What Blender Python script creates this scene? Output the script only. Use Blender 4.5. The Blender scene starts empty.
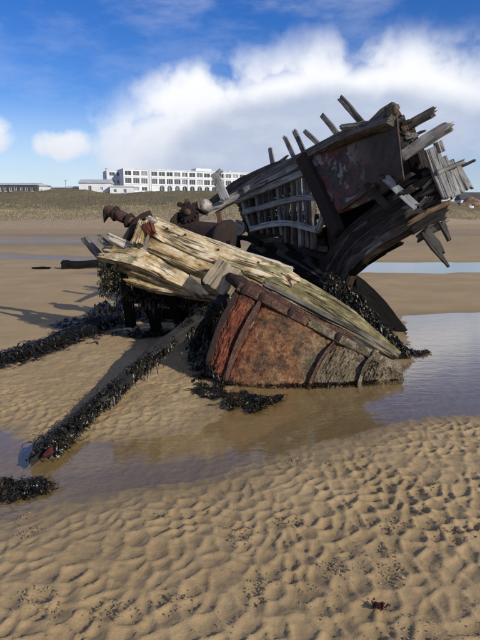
import bpy, math, random
import numpy as np
from mathutils import Vector, Matrix
R = math.radians
rng = np.random.default_rng(7)
random.seed(7)
S = bpy.context.scene
COL = S.collection

# ------------------------------------------------------------------ camera
EYE, PITCH, FPX = 1.6, 10.0, 577.0            # eye height, degrees down, focal length in photo pixels (480x640)
cam = bpy.data.cameras.new('camera'); co = bpy.data.objects.new('camera', cam); COL.objects.link(co)
co.location = (0, 0, EYE); co.rotation_euler = (R(90 - PITCH), 0, 0)
cam.sensor_fit = 'VERTICAL'; cam.sensor_height = 24.0; cam.lens = 24.0 * FPX / 640.0
cam.clip_start = 0.05; cam.clip_end = 8000
S.camera = co

# ------------------------------------------------------------------ sun and sky
SUN_AZ, SUN_EL = 134.0, 25.0                  # azimuth clockwise from +Y, elevation
sun = bpy.data.lights.new('sun', 'SUN'); so = bpy.data.objects.new('sun', sun); COL.objects.link(so)
sun.energy = 4.2; sun.angle = R(0.5); sun.color = (1.0, 0.93, 0.82)
sd = Vector((math.sin(R(SUN_AZ)) * math.cos(R(SUN_EL)), math.cos(R(SUN_AZ)) * math.cos(R(SUN_EL)), math.sin(R(SUN_EL))))
so.rotation_euler = sd.to_track_quat('Z', 'Y').to_euler(); so.location = (10, -10, 20)
S.view_settings.view_transform = 'Standard'; S.view_settings.look = 'None'
S.view_settings.exposure = 0.15; S.view_settings.gamma = 1.0; S.view_settings.use_curve_mapping = False

class NT:
    """small node-tree helper"""
    def __init__(s, tree): s.t = tree; s.n = tree.nodes; s.l = tree.links; s.n.clear()
    def new(s, typ, **kw):
        n = s.n.new(typ)
        for k, v in kw.items(): setattr(n, k, v)
        return n
    def put(s, sock, v):
        if hasattr(v, 'is_output') or isinstance(v, bpy.types.NodeSocket): s.l.new(v, sock)
        elif isinstance(v, (tuple, list)) and len(v) == 3 and sock.type == 'RGBA': sock.default_value = (*v, 1)
        else: sock.default_value = v
    def m(s, op, a, b=0.0, c=None, clamp=False):
        n = s.new('ShaderNodeMath', operation=op, use_clamp=clamp); s.put(n.inputs[0], a); s.put(n.inputs[1], b)
        if c is not None: s.put(n.inputs[2], c)
        return n.outputs[0]
    def vm(s, op, a, b=(0, 0, 0)):
        n = s.new('ShaderNodeVectorMath', operation=op); s.put(n.inputs[0], a)
        if op == 'SCALE': s.put(n.inputs['Scale'], b)
        else: s.put(n.inputs[1], b)
        return n.outputs['Value'] if op in ('LENGTH', 'DOT_PRODUCT', 'DISTANCE') else n.outputs[0]
    def noise(s, vec, scale=5.0, detail=4.0, rough=0.55, dist=0.0, color=False):
        n = s.new('ShaderNodeTexNoise'); s.put(n.inputs['Vector'], vec)
        n.inputs['Scale'].default_value = scale; n.inputs['Detail'].default_value = detail
        n.inputs['Roughness'].default_value = rough; n.inputs['Distortion'].default_value = dist
        return n.outputs['Color'] if color else n.outputs['Fac']
    def ss(s, v, a, b, lo=0.0, hi=1.0):
        n = s.new('ShaderNodeMapRange', interpolation_type='SMOOTHSTEP'); s.put(n.inputs[0], v)
        for i, q in enumerate((a, b, lo, hi)): n.inputs[i + 1].default_value = q
        return n.outputs[0]
    def mix(s, f, a, b, blend='MIX'):
        n = s.new('ShaderNodeMix', data_type='RGBA', blend_type=blend); s.put(n.inputs[0], f); s.put(n.inputs[6], a); s.put(n.inputs[7], b)
        return n.outputs[2]
    def ramp(s, f, stops):
        n = s.new('ShaderNodeValToRGB'); s.put(n.inputs[0], f); e = n.color_ramp.elements
        while len(e) < len(stops): e.new(0.5)
        for q, (p, c) in zip(e, stops): q.position = p; q.color = (*c, 1)
        return n.outputs[0]
    def attr(s, name, what='Vector'):
        return s.new('ShaderNodeAttribute', attribute_name=name).outputs[what]

W = bpy.data.worlds.new('World'); S.world = W; W.use_nodes = True
w = NT(W.node_tree)
sky = w.new('ShaderNodeTexSky', sky_type='NISHITA'); sky.sun_disc = False
sky.sun_elevation = R(SUN_EL); sky.sun_rotation = R(SUN_AZ); sky.air_density = 1.0; sky.dust_density = 0.1; sky.ozone_density = 4.0
hs = w.new('ShaderNodeHueSaturation'); hs.inputs['Hue'].default_value = 0.52; hs.inputs['Saturation'].default_value = 1.32; hs.inputs['Value'].default_value = 1.05; w.l.new(sky.outputs[0], hs.inputs['Color'])
bg = w.new('ShaderNodeBackground'); w.l.new(hs.outputs[0], bg.inputs[0]); bg.inputs[1].default_value = 0.1
tc = w.new('ShaderNodeTexCoord'); D = tc.outputs['Generated']
sp = w.new('ShaderNodeSeparateXYZ'); w.l.new(D, sp.inputs[0])
el = w.m('MULTIPLY', w.m('ARCSINE', sp.outputs[2]), 57.2958); az = w.m('MULTIPLY', w.m('ARCTAN2', sp.outputs[0], sp.outputs[1]), 57.2958)
cb = w.new('ShaderNodeCombineXYZ'); w.l.new(az, cb.inputs[0]); w.l.new(el, cb.inputs[1]); P0 = cb.outputs[0]
# puffy outline: two warps of the direction, in degrees
warp = w.vm('SCALE', w.vm('SUBTRACT', w.noise(D, 7, 3, 0.5, color=True), (0.5, 0.5, 0.5)), 4.2)
warp2 = w.vm('SCALE', w.vm('SUBTRACT', w.noise(D, 26, 5, 0.6, color=True), (0.5, 0.5, 0.5)), 1.25)
PW = w.vm('ADD', w.vm('ADD', P0, warp), warp2)
def blob(ca, ce, ra, re, wt=1.0, p=None, a=0.35, b=1.35):
    d = w.vm('LENGTH', w.vm('DIVIDE', w.vm('SUBTRACT', p or PW, (ca, ce, 0)), (ra, re, 1)))
    return w.m('MULTIPLY', w.ss(d, a, b, 1.0, 0.0), wt)
cov = None
# the cloud bank goes on round the sky as low cumulus; the ellipses are degrees of azimuth and elevation
for e in [(-3.5, 10.4, 7.0, 3.4), (-3, 5.4, 13.0, 7.2), (7, 8.4, 14.0, 7.4), (14.5, 9.2, 11.0, 6.6), (32, 7.0, 15, 8), (-16.3, 7.0, 3.5, 1.9), (-24.0, 7.4, 3.4, 2.4),
          (62, 6, 20, 6), (-60, 5, 22, 5), (110, 6, 25, 6), (-115, 6, 25, 6), (165, 6, 25, 6), (-165, 6, 25, 6)]:
    b = blob(*e); cov = b if cov is None else w.m('MAXIMUM', cov, b)
    if e[2] > 8: cov = w.m('MAXIMUM', cov, blob(e[0], e[1], e[2] * .86, e[3] * .82, 1.0, P0, 0.55, 1.1))
wisp = w.ss(w.noise(w.vm('MULTIPLY', D, (3, 3, 8)), 2.2, 6, 0.6), 0.44, 0.72, 0.0, 0.85)  # wispy cloud, added mostly above the view to whiten the pool reflections
fine = w.noise(D, 30, 5, 0.6)
cov2 = w.m('ADD', cov, w.m('MULTIPLY', w.m('SUBTRACT', fine, 0.5), 0.16))
alpha = w.m('POWER', w.ss(cov2, 0.0, 0.92), 0.9)
low = w.ss(el, 0.0, 12.0, 0.72, 0.0)                        # pale air low over the horizon
alpha = w.m('MAXIMUM', w.m('MAXIMUM', alpha, w.m('MULTIPLY', wisp, w.ss(el, 14, 34, 0.12, 1.0))), low)
PG = w.vm('ADD', w.vm('ADD', P0, w.vm('SCALE', warp, 0.35)), w.vm('SCALE', warp2, 0.5))
grey = w.m('MAXIMUM', blob(9.5, 5.0, 18.5, 6.9, 1.0, PG, 0.82, 1.10), blob(-2, 3.5, 14, 6.8, 0.8, PG, 0.3, 1.2))
grey = w.m('MAXIMUM', grey, w.ss(el, 1.0, 11.0, 0.80, 0.0))
gtex = w.noise(w.vm('MULTIPLY', D, (1, 1, 2.5)), 9, 6, 0.6)
grey = w.m('MULTIPLY', grey, w.ss(gtex, 0.2, 0.6, 0.72, 1.0))
ccol = w.mix(grey, (0.94, 0.95, 0.98), (0.46, 0.53, 0.68))
ccol = w.mix(w.ss(fine, 0.35, 0.7, 0.0, 0.10), ccol, (0.62, 0.70, 0.84))
cbg = w.new('ShaderNodeBackground'); w.l.new(ccol, cbg.inputs[0]); cbg.inputs[1].default_value = 0.95
mx = w.new('ShaderNodeMixShader'); w.l.new(alpha, mx.inputs[0]); w.l.new(bg.outputs[0], mx.inputs[1]); w.l.new(cbg.outputs[0], mx.inputs[2])
wo = w.new('ShaderNodeOutputWorld'); w.l.new(mx.outputs[0], wo.inputs[0])

# ------------------------------------------------------------------ helpers
cP, sP = math.cos(R(PITCH)), math.sin(R(PITCH))
def ray(px, py):
    x, u = (px - 240) / FPX, (320 - py) / FPX
    return x, cP + sP * u, -sP + cP * u
def P(px, py, Y):
    """photo pixel at a known distance Y (metres along the ground) -> point"""
    x, y, z = ray(px, py); t = Y / y
    return Vector((x * t, Y, EYE + z * t))
def G(px, py, z=0.0):
    """photo pixel that lies on the ground -> point"""
    x, y, q = ray(px, py); t = (z - EYE) / q
    return Vector((x * t, y * t, z))
def hsh(ix, iy, s):
    h = (ix.astype(np.int64) * 374761393 + iy.astype(np.int64) * 668265263 + s * 1442695041) & 0x7fffffff
    h = ((h ^ (h >> 13)) * 1274126177) & 0x7fffffff
    return ((h ^ (h >> 16)) & 0xffff) / 65535.0
def vn(x, y, s=0):
    x = np.asarray(x, float); y = np.asarray(y, float)
    ix = np.floor(x); iy = np.floor(y); fx = x - ix; fy = y - iy
    fx = fx * fx * (3 - 2 * fx); fy = fy * fy * (3 - 2 * fy)
    a = hsh(ix, iy, s); b = hsh(ix + 1, iy, s); c = hsh(ix, iy + 1, s); d = hsh(ix + 1, iy + 1, s)
    return (a + (b - a) * fx) * (1 - fy) + (c + (d - c) * fx) * fy
def fbm(x, y, s=0, o=4):
    r = 0; a = 0.5; t = 0
    for k in range(o): r = r + a * vn(x * 2 ** k, y * 2 ** k, s + k * 17); t += a; a *= 0.5
    return r / t
def sst(x, a, b):
    t = np.clip((x - a) / (b - a), 0, 1); return t * t * (3 - 2 * t)
def mesh(name, V, F, smooth=True):
    me = bpy.data.meshes.new(name); me.from_pydata([tuple(map(float, v)) for v in V], [], [tuple(f) for f in F])
    if smooth: me.polygons.foreach_set('use_smooth', [True] * len(me.polygons))
    me.update(); return me
def link(name, me, mat=None, parent=None, kind=None):
    o = bpy.data.objects.new(name, me); COL.objects.link(o)
    if mat is not None and me is not None and not me.materials: me.materials.append(mat)
    if parent is not None: o.parent = parent
    if kind: o['kind'] = kind
    return o
def thing(name, label, cat, loc=(0, 0, 0), group=None):
    o = bpy.data.objects.new(name, None); COL.objects.link(o); o.location = loc; o.empty_display_size = 0.2
    return tag(o, label, cat, group)
def tag(o, label, cat, group=None):
    o['label'] = label; o['category'] = cat
    if group: o['group'] = group
    return o
def root_of(parent):
    v = Vector((0, 0, 0)); p = parent
    while p is not None: v = v + p.location; p = p.parent
    return v
def gridfaces(nx, ny):
    i = np.arange((nx - 1) * (ny - 1)); r = i // (nx - 1); c = i % (nx - 1); a = r * nx + c
    return np.stack([a, a + 1, a + 1 + nx, a + nx], 1)
def gridmesh(name, X, Y, Z, attrs=None):
    ny, nx = X.shape; me = bpy.data.meshes.new(name)
    V = np.stack([X.ravel(), Y.ravel(), Z.ravel()], 1); F = gridfaces(nx, ny)
    me.vertices.add(len(V)); me.vertices.foreach_set('co', V.ravel())
    me.loops.add(F.size); me.loops.foreach_set('vertex_index', F.ravel().astype(np.int32))
    me.polygons.add(len(F)); me.polygons.foreach_set('loop_start', (np.arange(len(F)) * 4).astype(np.int32))
    me.polygons.foreach_set('loop_total', np.full(len(F), 4, np.int32)); me.polygons.foreach_set('use_smooth', np.ones(len(F), bool))
    for k, v in (attrs or {}).items():
        a = me.attributes.new(k, 'FLOAT', 'POINT'); a.data.foreach_set('value', v.ravel().astype(np.float32))
    me.update(); me.validate(); return me

# ------------------------------------------------------------------ materials
def mat(name):
    m = bpy.data.materials.new(name); m.use_nodes = True; t = NT(m.node_tree)
    b = t.new('ShaderNodeBsdfPrincipled'); o = t.new('ShaderNodeOutputMaterial'); t.l.new(b.outputs[0], o.inputs[0])
    return m, t, b
def bump(t, b, h, dist=0.01, strength=1.0):
    n = t.new('ShaderNodeBump'); n.inputs['Distance'].default_value = dist; n.inputs['Strength'].default_value = strength
    t.put(n.inputs['Height'], h); t.l.new(n.outputs[0], b.inputs['Normal'])
def plain(name, col, rough=0.8, var=0.12, scale=3.0, metal=0.0):
    m, t, b = mat(name); pos = t.new('ShaderNodeNewGeometry').outputs['Position']
    n = t.noise(pos, scale, 5, 0.6)
    c2 = tuple(max(0, c * (1 - 2.2 * var)) for c in col); c1 = tuple(min(1, c * (1 + var)) for c in col)
    t.put(b.inputs['Base Color'], t.mix(t.ss(n, 0.3, 0.7), c2, c1)); b.inputs['Roughness'].default_value = rough; b.inputs['Metallic'].default_value = metal
    return m
def wood(name, lo, mid, hi, crack=(0.02, 0.015, 0.01), stain=None, stain_amt=0.0, green=None, green_amt=0.0, rough=0.85, bd=0.012, crackw=0.10, grain=0.44, spec=0.35):
    m, t, b = mat(name)
    rnd = t.new('ShaderNodeObjectInfo').outputs['Random']
    gc = t.vm('ADD', t.attr('gc'), t.vm('SCALE', (7.3, 3.1, 5.7), rnd))
    g1 = t.noise(t.vm('MULTIPLY', gc, (1.8, 48, 48)), 1.0, 5, 0.65, 0.25)
    g2 = t.noise(t.vm('MULTIPLY', gc, (0.55, 13, 13)), 1.0, 3, 0.55, 0.15)
    st = t.noise(t.vm('MULTIPLY', gc, (4.5, 8, 8)), 1.0, 5, 0.62, 0.4)
    f = t.m('ADD', t.m('MULTIPLY', g1, grain), t.m('MULTIPLY', st, 1.04 - grain))
    f = t.m('ADD', f, t.m('MULTIPLY', t.m('SUBTRACT', rnd, 0.5), 0.22))
    c = t.ramp(f, [(0.33, lo), (0.52, mid), (0.70, hi)])
    if stain:
        s2 = t.noise(t.vm('MULTIPLY', gc, (5, 10, 10)), 1.0, 4, 0.65)
        c = t.mix(t.ss(s2, 0.62 - stain_amt, 0.72 - stain_amt * 0.6), c, stain)
    if green:
        s3 = t.noise(t.vm('MULTIPLY', gc, (3, 5, 5)), 1.0, 5, 0.6)
        c = t.mix(t.ss(s3, 0.60 - green_amt, 0.75 - green_amt), c, green)
    ck = t.m('ABSOLUTE', t.m('SUBTRACT', g2, 0.5))
    ckm = t.ss(ck, 0.0, crackw * 0.28, 0.85, 0.0)
    ckm = t.m('MULTIPLY', ckm, t.ss(t.noise(t.vm('MULTIPLY', gc, (2, 4, 4)), 1.0, 2), 0.42, 0.55))
    c = t.mix(ckm, c, crack)
    t.put(b.inputs['Base Color'], c); b.inputs['Roughness'].default_value = rough; b.inputs['Specular IOR Level'].default_value = spec
    bump(t, b, t.m('SUBTRACT', t.m('ADD', g1, t.m('MULTIPLY', st, 0.6)), t.m('MULTIPLY', ckm, 1.6)), bd)
    return m
M_pale = wood('pale_timber', (0.14, 0.09, 0.035), (0.42, 0.30, 0.14), (0.70, 0.60, 0.41), stain=(0.15, 0.06, 0.022), stain_amt=0.07, green=(0.17, 0.15, 0.065), green_amt=0.07, bd=0.02, crackw=0.16, grain=0.14)
M_white = wood('bleached_lit_timber', (0.22, 0.16, 0.10), (0.46, 0.38, 0.27), (0.66, 0.60, 0.49), stain=(0.22, 0.08, 0.03), stain_amt=-0.03)  # bleached wood, also used to paint the sunlit top lip
M_green = wood('algae_timber', (0.06, 0.052, 0.024), (0.20, 0.17, 0.08), (0.42, 0.36, 0.20), stain=(0.10, 0.06, 0.025), stain_amt=0.05, green=(0.12, 0.12, 0.04), green_amt=0.05, grain=0.18, bd=0.02)
M_greyw = wood('grey_timber', (0.045, 0.041, 0.036), (0.17, 0.155, 0.14), (0.36, 0.345, 0.32))
M_lgrey = wood('light_grey_timber', (0.10, 0.10, 0.10), (0.25, 0.25, 0.25), (0.42, 0.42, 0.42))
M_blue = wood('painted_grey_timber', (0.09, 0.10, 0.10), (0.23, 0.245, 0.25), (0.38, 0.395, 0.39), rough=0.7)
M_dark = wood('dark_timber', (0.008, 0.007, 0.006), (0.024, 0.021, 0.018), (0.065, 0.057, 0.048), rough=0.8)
M_mid = wood('brown_grey_timber', (0.022, 0.019, 0.016), (0.065, 0.056, 0.048), (0.17, 0.15, 0.13), stain=(0.10, 0.045, 0.018), stain_amt=0.02)
M_rustw = wood('rust_stained_timber', (0.04, 0.022, 0.013), (0.11, 0.060, 0.030), (0.22, 0.15, 0.09))
M_tan = wood('tan_grey_timber', (0.17, 0.135, 0.09), (0.32, 0.265, 0.18), (0.45, 0.39, 0.28), grain=0.28)
M_black = wood('wet_shade_black_timber', (0.0015, 0.0015, 0.0015), (0.004, 0.0038, 0.0035), (0.010, 0.009, 0.008), rough=0.8, spec=0.12)  # wet wood, also the painted shade inside the stern

def rust(name, cols, rough=0.9, scale=9.0, crust=None, crust_amt=0.0, bd=0.02):
    m, t, b = mat(name); pos = t.new('ShaderNodeNewGeometry').outputs['Position']
    n1 = t.noise(pos, scale, 7, 0.68, 0.3); n2 = t.noise(pos, scale * 0.33, 4, 0.6); n3 = t.noise(pos, scale * 7, 4, 0.7)
    f = t.m('ADD', t.m('MULTIPLY', n1, 0.6), t.m('MULTIPLY', n2, 0.42))
    c = t.ramp(f, [(0.30 + 0.42 * i / (len(cols) - 1), q) for i, q in enumerate(cols)])
    c = t.mix(t.ss(n3, 0.35, 0.68, 0.8, 0.0), c, (0.012, 0.009, 0.007))
    if crust:
        vo = t.new('ShaderNodeTexVoronoi'); t.put(vo.inputs['Vector'], pos); vo.inputs['Scale'].default_value = 55
        k = t.m('MULTIPLY', t.ss(n1, 0.56 - crust_amt, 0.66 - crust_amt), t.ss(vo.outputs['Distance'], 0.25, 0.6, 1.0, 0.35))
        c = t.mix(k, c, crust)
    t.put(b.inputs['Base Color'], c); b.inputs['Roughness'].default_value = rough
    bump(t, b, t.m('ADD', n1, t.m('MULTIPLY', n3, 0.6)), bd * 1.8); return m
M_rust = rust('rust_scale', [(0.025, 0.013, 0.009), (0.11, 0.027, 0.011), (0.27, 0.060, 0.016), (0.38, 0.17, 0.06)])
M_rusto = rust('rust_orange_crust', [(0.020, 0.015, 0.010), (0.09, 0.042, 0.018), (0.30, 0.125, 0.035), (0.40, 0.26, 0.12)], crust=(0.25, 0.22, 0.15), crust_amt=0.03)
M_rustb = rust('rust_barnacle_crust', [(0.03, 0.024, 0.015), (0.13, 0.095, 0.052), (0.26, 0.20, 0.115), (0.36, 0.30, 0.19)], crust=(0.33, 0.28, 0.20), crust_amt=0.08)
M_rustd = rust('dark_rust', [(0.010, 0.007, 0.006), (0.024, 0.011, 0.008), (0.050, 0.019, 0.011), (0.10, 0.042, 0.024)])
M_rustg = rust('pipe_rust', [(0.03, 0.015, 0.012), (0.12, 0.05, 0.032), (0.22, 0.11, 0.065), (0.34, 0.23, 0.15)])
def platemat():
    m, t, b = mat('plating_rust'); pos = t.new('ShaderNodeNewGeometry').outputs['Position']; u = t.attr('pu', 'Fac')
    n1 = t.noise(pos, 7, 8, 0.70, 0.4); n2 = t.noise(pos, 2.6, 4, 0.6); n3 = t.noise(pos, 60, 4, 0.7); n4 = t.noise(pos, 19, 5, 0.65)
    f = t.m('ADD', t.m('MULTIPLY', n1, 0.62), t.m('MULTIPLY', n4, 0.42))
    red = t.ramp(f, [(0.36, (0.022, 0.012, 0.009)), (0.47, (0.12, 0.026, 0.010)), (0.57, (0.26, 0.062, 0.022)), (0.70, (0.36, 0.17, 0.07))])
    org = t.ramp(f, [(0.36, (0.018, 0.013, 0.010)), (0.46, (0.085, 0.042, 0.018)), (0.56, (0.27, 0.115, 0.042)), (0.69, (0.38, 0.27, 0.15))])
    tan = t.ramp(f, [(0.34, (0.022, 0.018, 0.012)), (0.46, (0.12, 0.09, 0.05)), (0.57, (0.25, 0.19, 0.11)), (0.70, (0.36, 0.30, 0.19))])
    uu = t.m('ADD', u, t.m('MULTIPLY', t.m('SUBTRACT', n2, 0.5), 0.55))
    c = t.mix(t.ss(uu, 0.12, 0.30), red, org); c = t.mix(t.ss(uu, 0.40, 0.60), c, tan)
    c = t.mix(t.ss(n3, 0.36, 0.58, 0.62, 0.0), c, (0.010, 0.009, 0.007))
    c = t.mix(t.m('MULTIPLY', t.ss(n4, 0.52, 0.62), t.ss(n2, 0.45, 0.60, 0.0, 0.7)), c, (0.055, 0.055, 0.028))
    t.put(b.inputs['Base Color'], c); b.inputs['Roughness'].default_value = 0.88
    bump(t, b, t.m('ADD', n1, t.m('ADD', t.m('MULTIPLY', n4, 0.7), t.m('MULTIPLY', n3, 0.4))), 0.045); return m
M_plate = platemat()
def peeling():
    m, t, b = mat('peeling_paint_steel'); pos = t.new('ShaderNodeNewGeometry').outputs['Position']
    n1 = t.noise(pos, 3.2, 7, 0.62, 0.5); n2 = t.noise(pos, 9, 5, 0.65); dx = t.attr('pu', 'Fac')
    c = t.mix(t.ss(n2, 0.4, 0.65), (0.014, 0.010, 0.009), (0.036, 0.027, 0.024))
    k = t.m('MULTIPLY', t.ss(n1, 0.50, 0.56), t.ss(dx, 0.25, 0.70, 1.0, 0.0))
    c = t.mix(k, c, (0.20, 0.185, 0.18))
    r = t.m('MULTIPLY', t.ss(t.noise(pos, 4.4, 6, 0.6, 0.4), 0.47, 0.56), t.ss(dx, 0.15, 0.75, 1.0, 0.15))
    c = t.mix(r, c, (0.10, 0.030, 0.018))
    t.put(b.inputs['Base Color'], c); b.inputs['Roughness'].default_value = 0.62
    bump(t, b, t.m('ADD', n1, t.m('MULTIPLY', k, 0.3)), 0.02); return m
M_peel = peeling()

def sandmat():
    m, t, b = mat('sand'); pos = t.new('ShaderNodeNewGeometry').outputs['Position']; wet = t.attr('wet', 'Fac')
    n1 = t.noise(pos, 0.9, 5, 0.6); n2 = t.noise(pos, 260, 2, 0.6); n3 = t.noise(pos, 28, 4, 0.6)
    c = t.mix(t.ss(n1, 0.35, 0.65), (0.308, 0.214, 0.102), (0.365, 0.260, 0.130))
    c = t.mix(t.ss(n3, 0.52, 0.75, 0.0, 0.35), c, (0.20, 0.138, 0.072))
    c = t.mix(t.ss(n2, 0.58, 0.75, 0.0, 0.45), c, (0.14, 0.09, 0.05))
    c = t.mix(t.ss(n2, 0.30, 0.42, 0.3, 0.0), c, (0.40, 0.31, 0.19))
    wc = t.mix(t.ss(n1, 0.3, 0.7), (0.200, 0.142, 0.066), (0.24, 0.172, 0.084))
    c = t.mix(wet, c, wc)  # wet sand, and the shade painted on the ripple floors
    t.put(b.inputs['Base Color'], c)
    t.put(b.inputs['Roughness'], t.m('SUBTRACT', 0.92, t.m('MULTIPLY', wet, 0.40)))
    b.inputs['Specular IOR Level'].default_value = 0.4
    bump(t, b, t.m('ADD', t.m('MULTIPLY', n2, 0.35), n3), 0.006, 0.9); return m
M_sand = sandmat()
def watermat(name='shallow_water', wave=0.0035, strength=0.5):
    m = bpy.data.materials.new(name); m.use_nodes = True; t = NT(m.node_tree); pos = t.new('ShaderNodeNewGeometry').outputs['Position']
    h = t.m('ADD', t.noise(t.vm('MULTIPLY', pos, (2.2, 6, 1)), 1.6, 3, 0.55, 0.6), t.m('MULTIPLY', t.noise(t.vm('MULTIPLY', pos, (6, 14, 1)), 1.5, 3, 0.5), 0.25))
    bn = t.new('ShaderNodeBump'); bn.inputs['Distance'].default_value = wave; bn.inputs['Strength'].default_value = strength; t.l.new(h, bn.inputs['Height'])
    gl = t.new('ShaderNodeBsdfGlossy'); gl.inputs['Roughness'].default_value = 0.03; t.l.new(bn.outputs[0], gl.inputs['Normal']); gl.inputs[0].default_value = (0.97, 0.98, 1, 1)
    tr = t.new('ShaderNodeBsdfTransparent'); tr.inputs[0].default_value = (0.97, 0.94, 0.83, 1)
    inc = t.new('ShaderNodeNewGeometry').outputs['Incoming']          # Schlick's reflectance, the same from both sides
    cs = t.m('ABSOLUTE', t.vm('DOT_PRODUCT', inc, bn.outputs[0]))
    fr = t.m('ADD', t.m('MULTIPLY', t.m('POWER', t.m('SUBTRACT', 1.0, cs, clamp=True), 4.5), 0.97), 0.03)
    mxs = t.new('ShaderNodeMixShader'); t.l.new(fr, mxs.inputs[0]); t.l.new(tr.outputs[0], mxs.inputs[1]); t.l.new(gl.outputs[0], mxs.inputs[2])
    o = t.new('ShaderNodeOutputMaterial'); t.l.new(mxs.outputs[0], o.inputs[0]); return m
M_water = watermat(); M_water_far = watermat('wind_ruffled_water', 0.05, 1.0)
def weedmat(name, a, bcol):
    m, t, b = mat(name); pos = t.new('ShaderNodeNewGeometry').outputs['Position']
    t.put(b.inputs['Base Color'], t.mix(t.ss(t.noise(pos, 22, 3), 0.4, 0.65), a, bcol)); b.inputs['Roughness'].default_value = 0.28; b.inputs['Specular IOR Level'].default_value = 0.4
    bump(t, b, t.noise(pos, 90, 2), 0.004); return m
M_weed = weedmat('bladderwrack', (0.0035, 0.0035, 0.003), (0.034, 0.027, 0.011))
M_moss = weedmat('green_algae', (0.012, 0.014, 0.006), (0.06, 0.062, 0.022))
M_redweed = weedmat('red_seaweed', (0.05, 0.008, 0.008), (0.14, 0.02, 0.02))

# ------------------------------------------------------------------ ground: one sheet, hollows hold the water
WATER = [  # outlines of the hollows, metres
    [(2.55, 9.6), (4.2, 10.0), (10, 10.4), (10, 4.0), (3, 4.25), (2.0, 4.42), (1.48, 4.42), (0.9, 4.12), (0.45, 3.72), (0.07, 3.42), (-0.35, 3.2), (-0.8, 3.02),
     (-1.2, 2.82), (-1.8, 2.6), (-3.6, 2.5), (-3.8, 4.5), (-1.9, 4.4), (-1.45, 4.05), (-1.0, 4.12), (-0.36, 4.18), (-0.22, 4.7), (-0.2, 5.3), (-0.2, 5.8), (1.7, 6.3), (2.15, 7.4), (2.3, 8.5)],
    [(3.0, 17.0), (8, 16.9), (40, 16.5), (42, 21.5), (14, 21.6), (8, 21.0), (3.0, 21.4)],
    [(-30, 22.6), (-13, 23.6), (-8.5, 22.8), (-4.0, 21.2), (-2.4, 21.0), (-3.0, 22.6), (-8, 25.0), (-14, 27.0), (-30, 27)],
    [(-60, 36), (-20, 37), (-6, 40), (-8, 46), (-30, 46), (-60, 45)],
    [(-4.6, 16.6), (-3.6, 16.4), (-2.7, 16.9), (-3.0, 17.5), (-4.2, 17.5)],
]
def poly_sdf(x, y, poly):
    d = np.full(x.shape, 1e9); ins = np.zeros(x.shape, bool); n = len(poly)
    for i in range(n):
        ax, ay = poly[i]; bx, by = poly[(i + 1) % n]
        ex, ey = bx - ax, by - ay; wx, wy = x - ax, y - ay
        t = np.clip((wx * ex + wy * ey) / (ex * ex + ey * ey), 0, 1)
        d = np.minimum(d, (wx - ex * t) ** 2 + (wy - ey * t) ** 2)
        c = ((ay > y) != (by > y)) & (x < (bx - ax) * (y - ay) / (by - ay + 1e-12) + ax); ins ^= c
    d = np.sqrt(d); return np.where(ins, -d, d)
def shore(x, y):
    wob = (fbm(x * 2.2, y * 2.2, 51, 4) - 0.5) * 0.32; far = (fbm(x * 0.35, y * 0.7, 52, 4) - 0.5) * 3.0
    d = poly_sdf(x, y, WATER[0]) + wob
    for k, p in enumerate(WATER[1:]): d = np.minimum(d, poly_sdf(x, y, p) + (far if k < 3 else wob))
    return d
def bowls(x, y, sx, sy, seed, jit=0.98, soft=24.0):
    """hollows with sharp crests between them, like current ripples"""
    wx = x + (fbm(x * 3, y * 3, seed + 5, 3) - 0.5) * 0.16; wy = y + (fbm(x * 3, y * 3, seed + 9, 3) - 0.5) * 0.16
    u = wx / sx + 0.35 * wy; v = wy / sy - 0.12 * wx
    iu = np.floor(u); iv = np.floor(v); d1 = np.full(x.shape, 9.0); d2 = np.full(x.shape, 9.0); sl = np.zeros(x.shape)
    for a in (-1, 0, 1):
        for b in (-1, 0, 1):
            cu = iu + a; cv = iv + b
            pu = cu + 0.5 + jit * (hsh(cu, cv, seed) - 0.5); pv = cv + 0.5 + jit * (hsh(cu, cv, seed + 1) - 0.5)
            du = u - pu; dv = v - pv; d = np.sqrt(du * du + dv * dv); nr = d < d1
            sl = np.where(nr, 0.6 * du - 0.35 * dv, sl)
            d2 = np.where(nr, d1, np.minimum(d2, d)); d1 = np.minimum(d1, d)
    e = d2 - d1
    return 0.40 * np.exp(-e * 4.0) + 0.22 * np.exp(-e * 11) - 0.55 * np.exp(-((d1 - 0.05) * 2.7) ** 2) + 0.14 * sl      # sharp crest, rounded floor, one side of each hollow steeper
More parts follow.
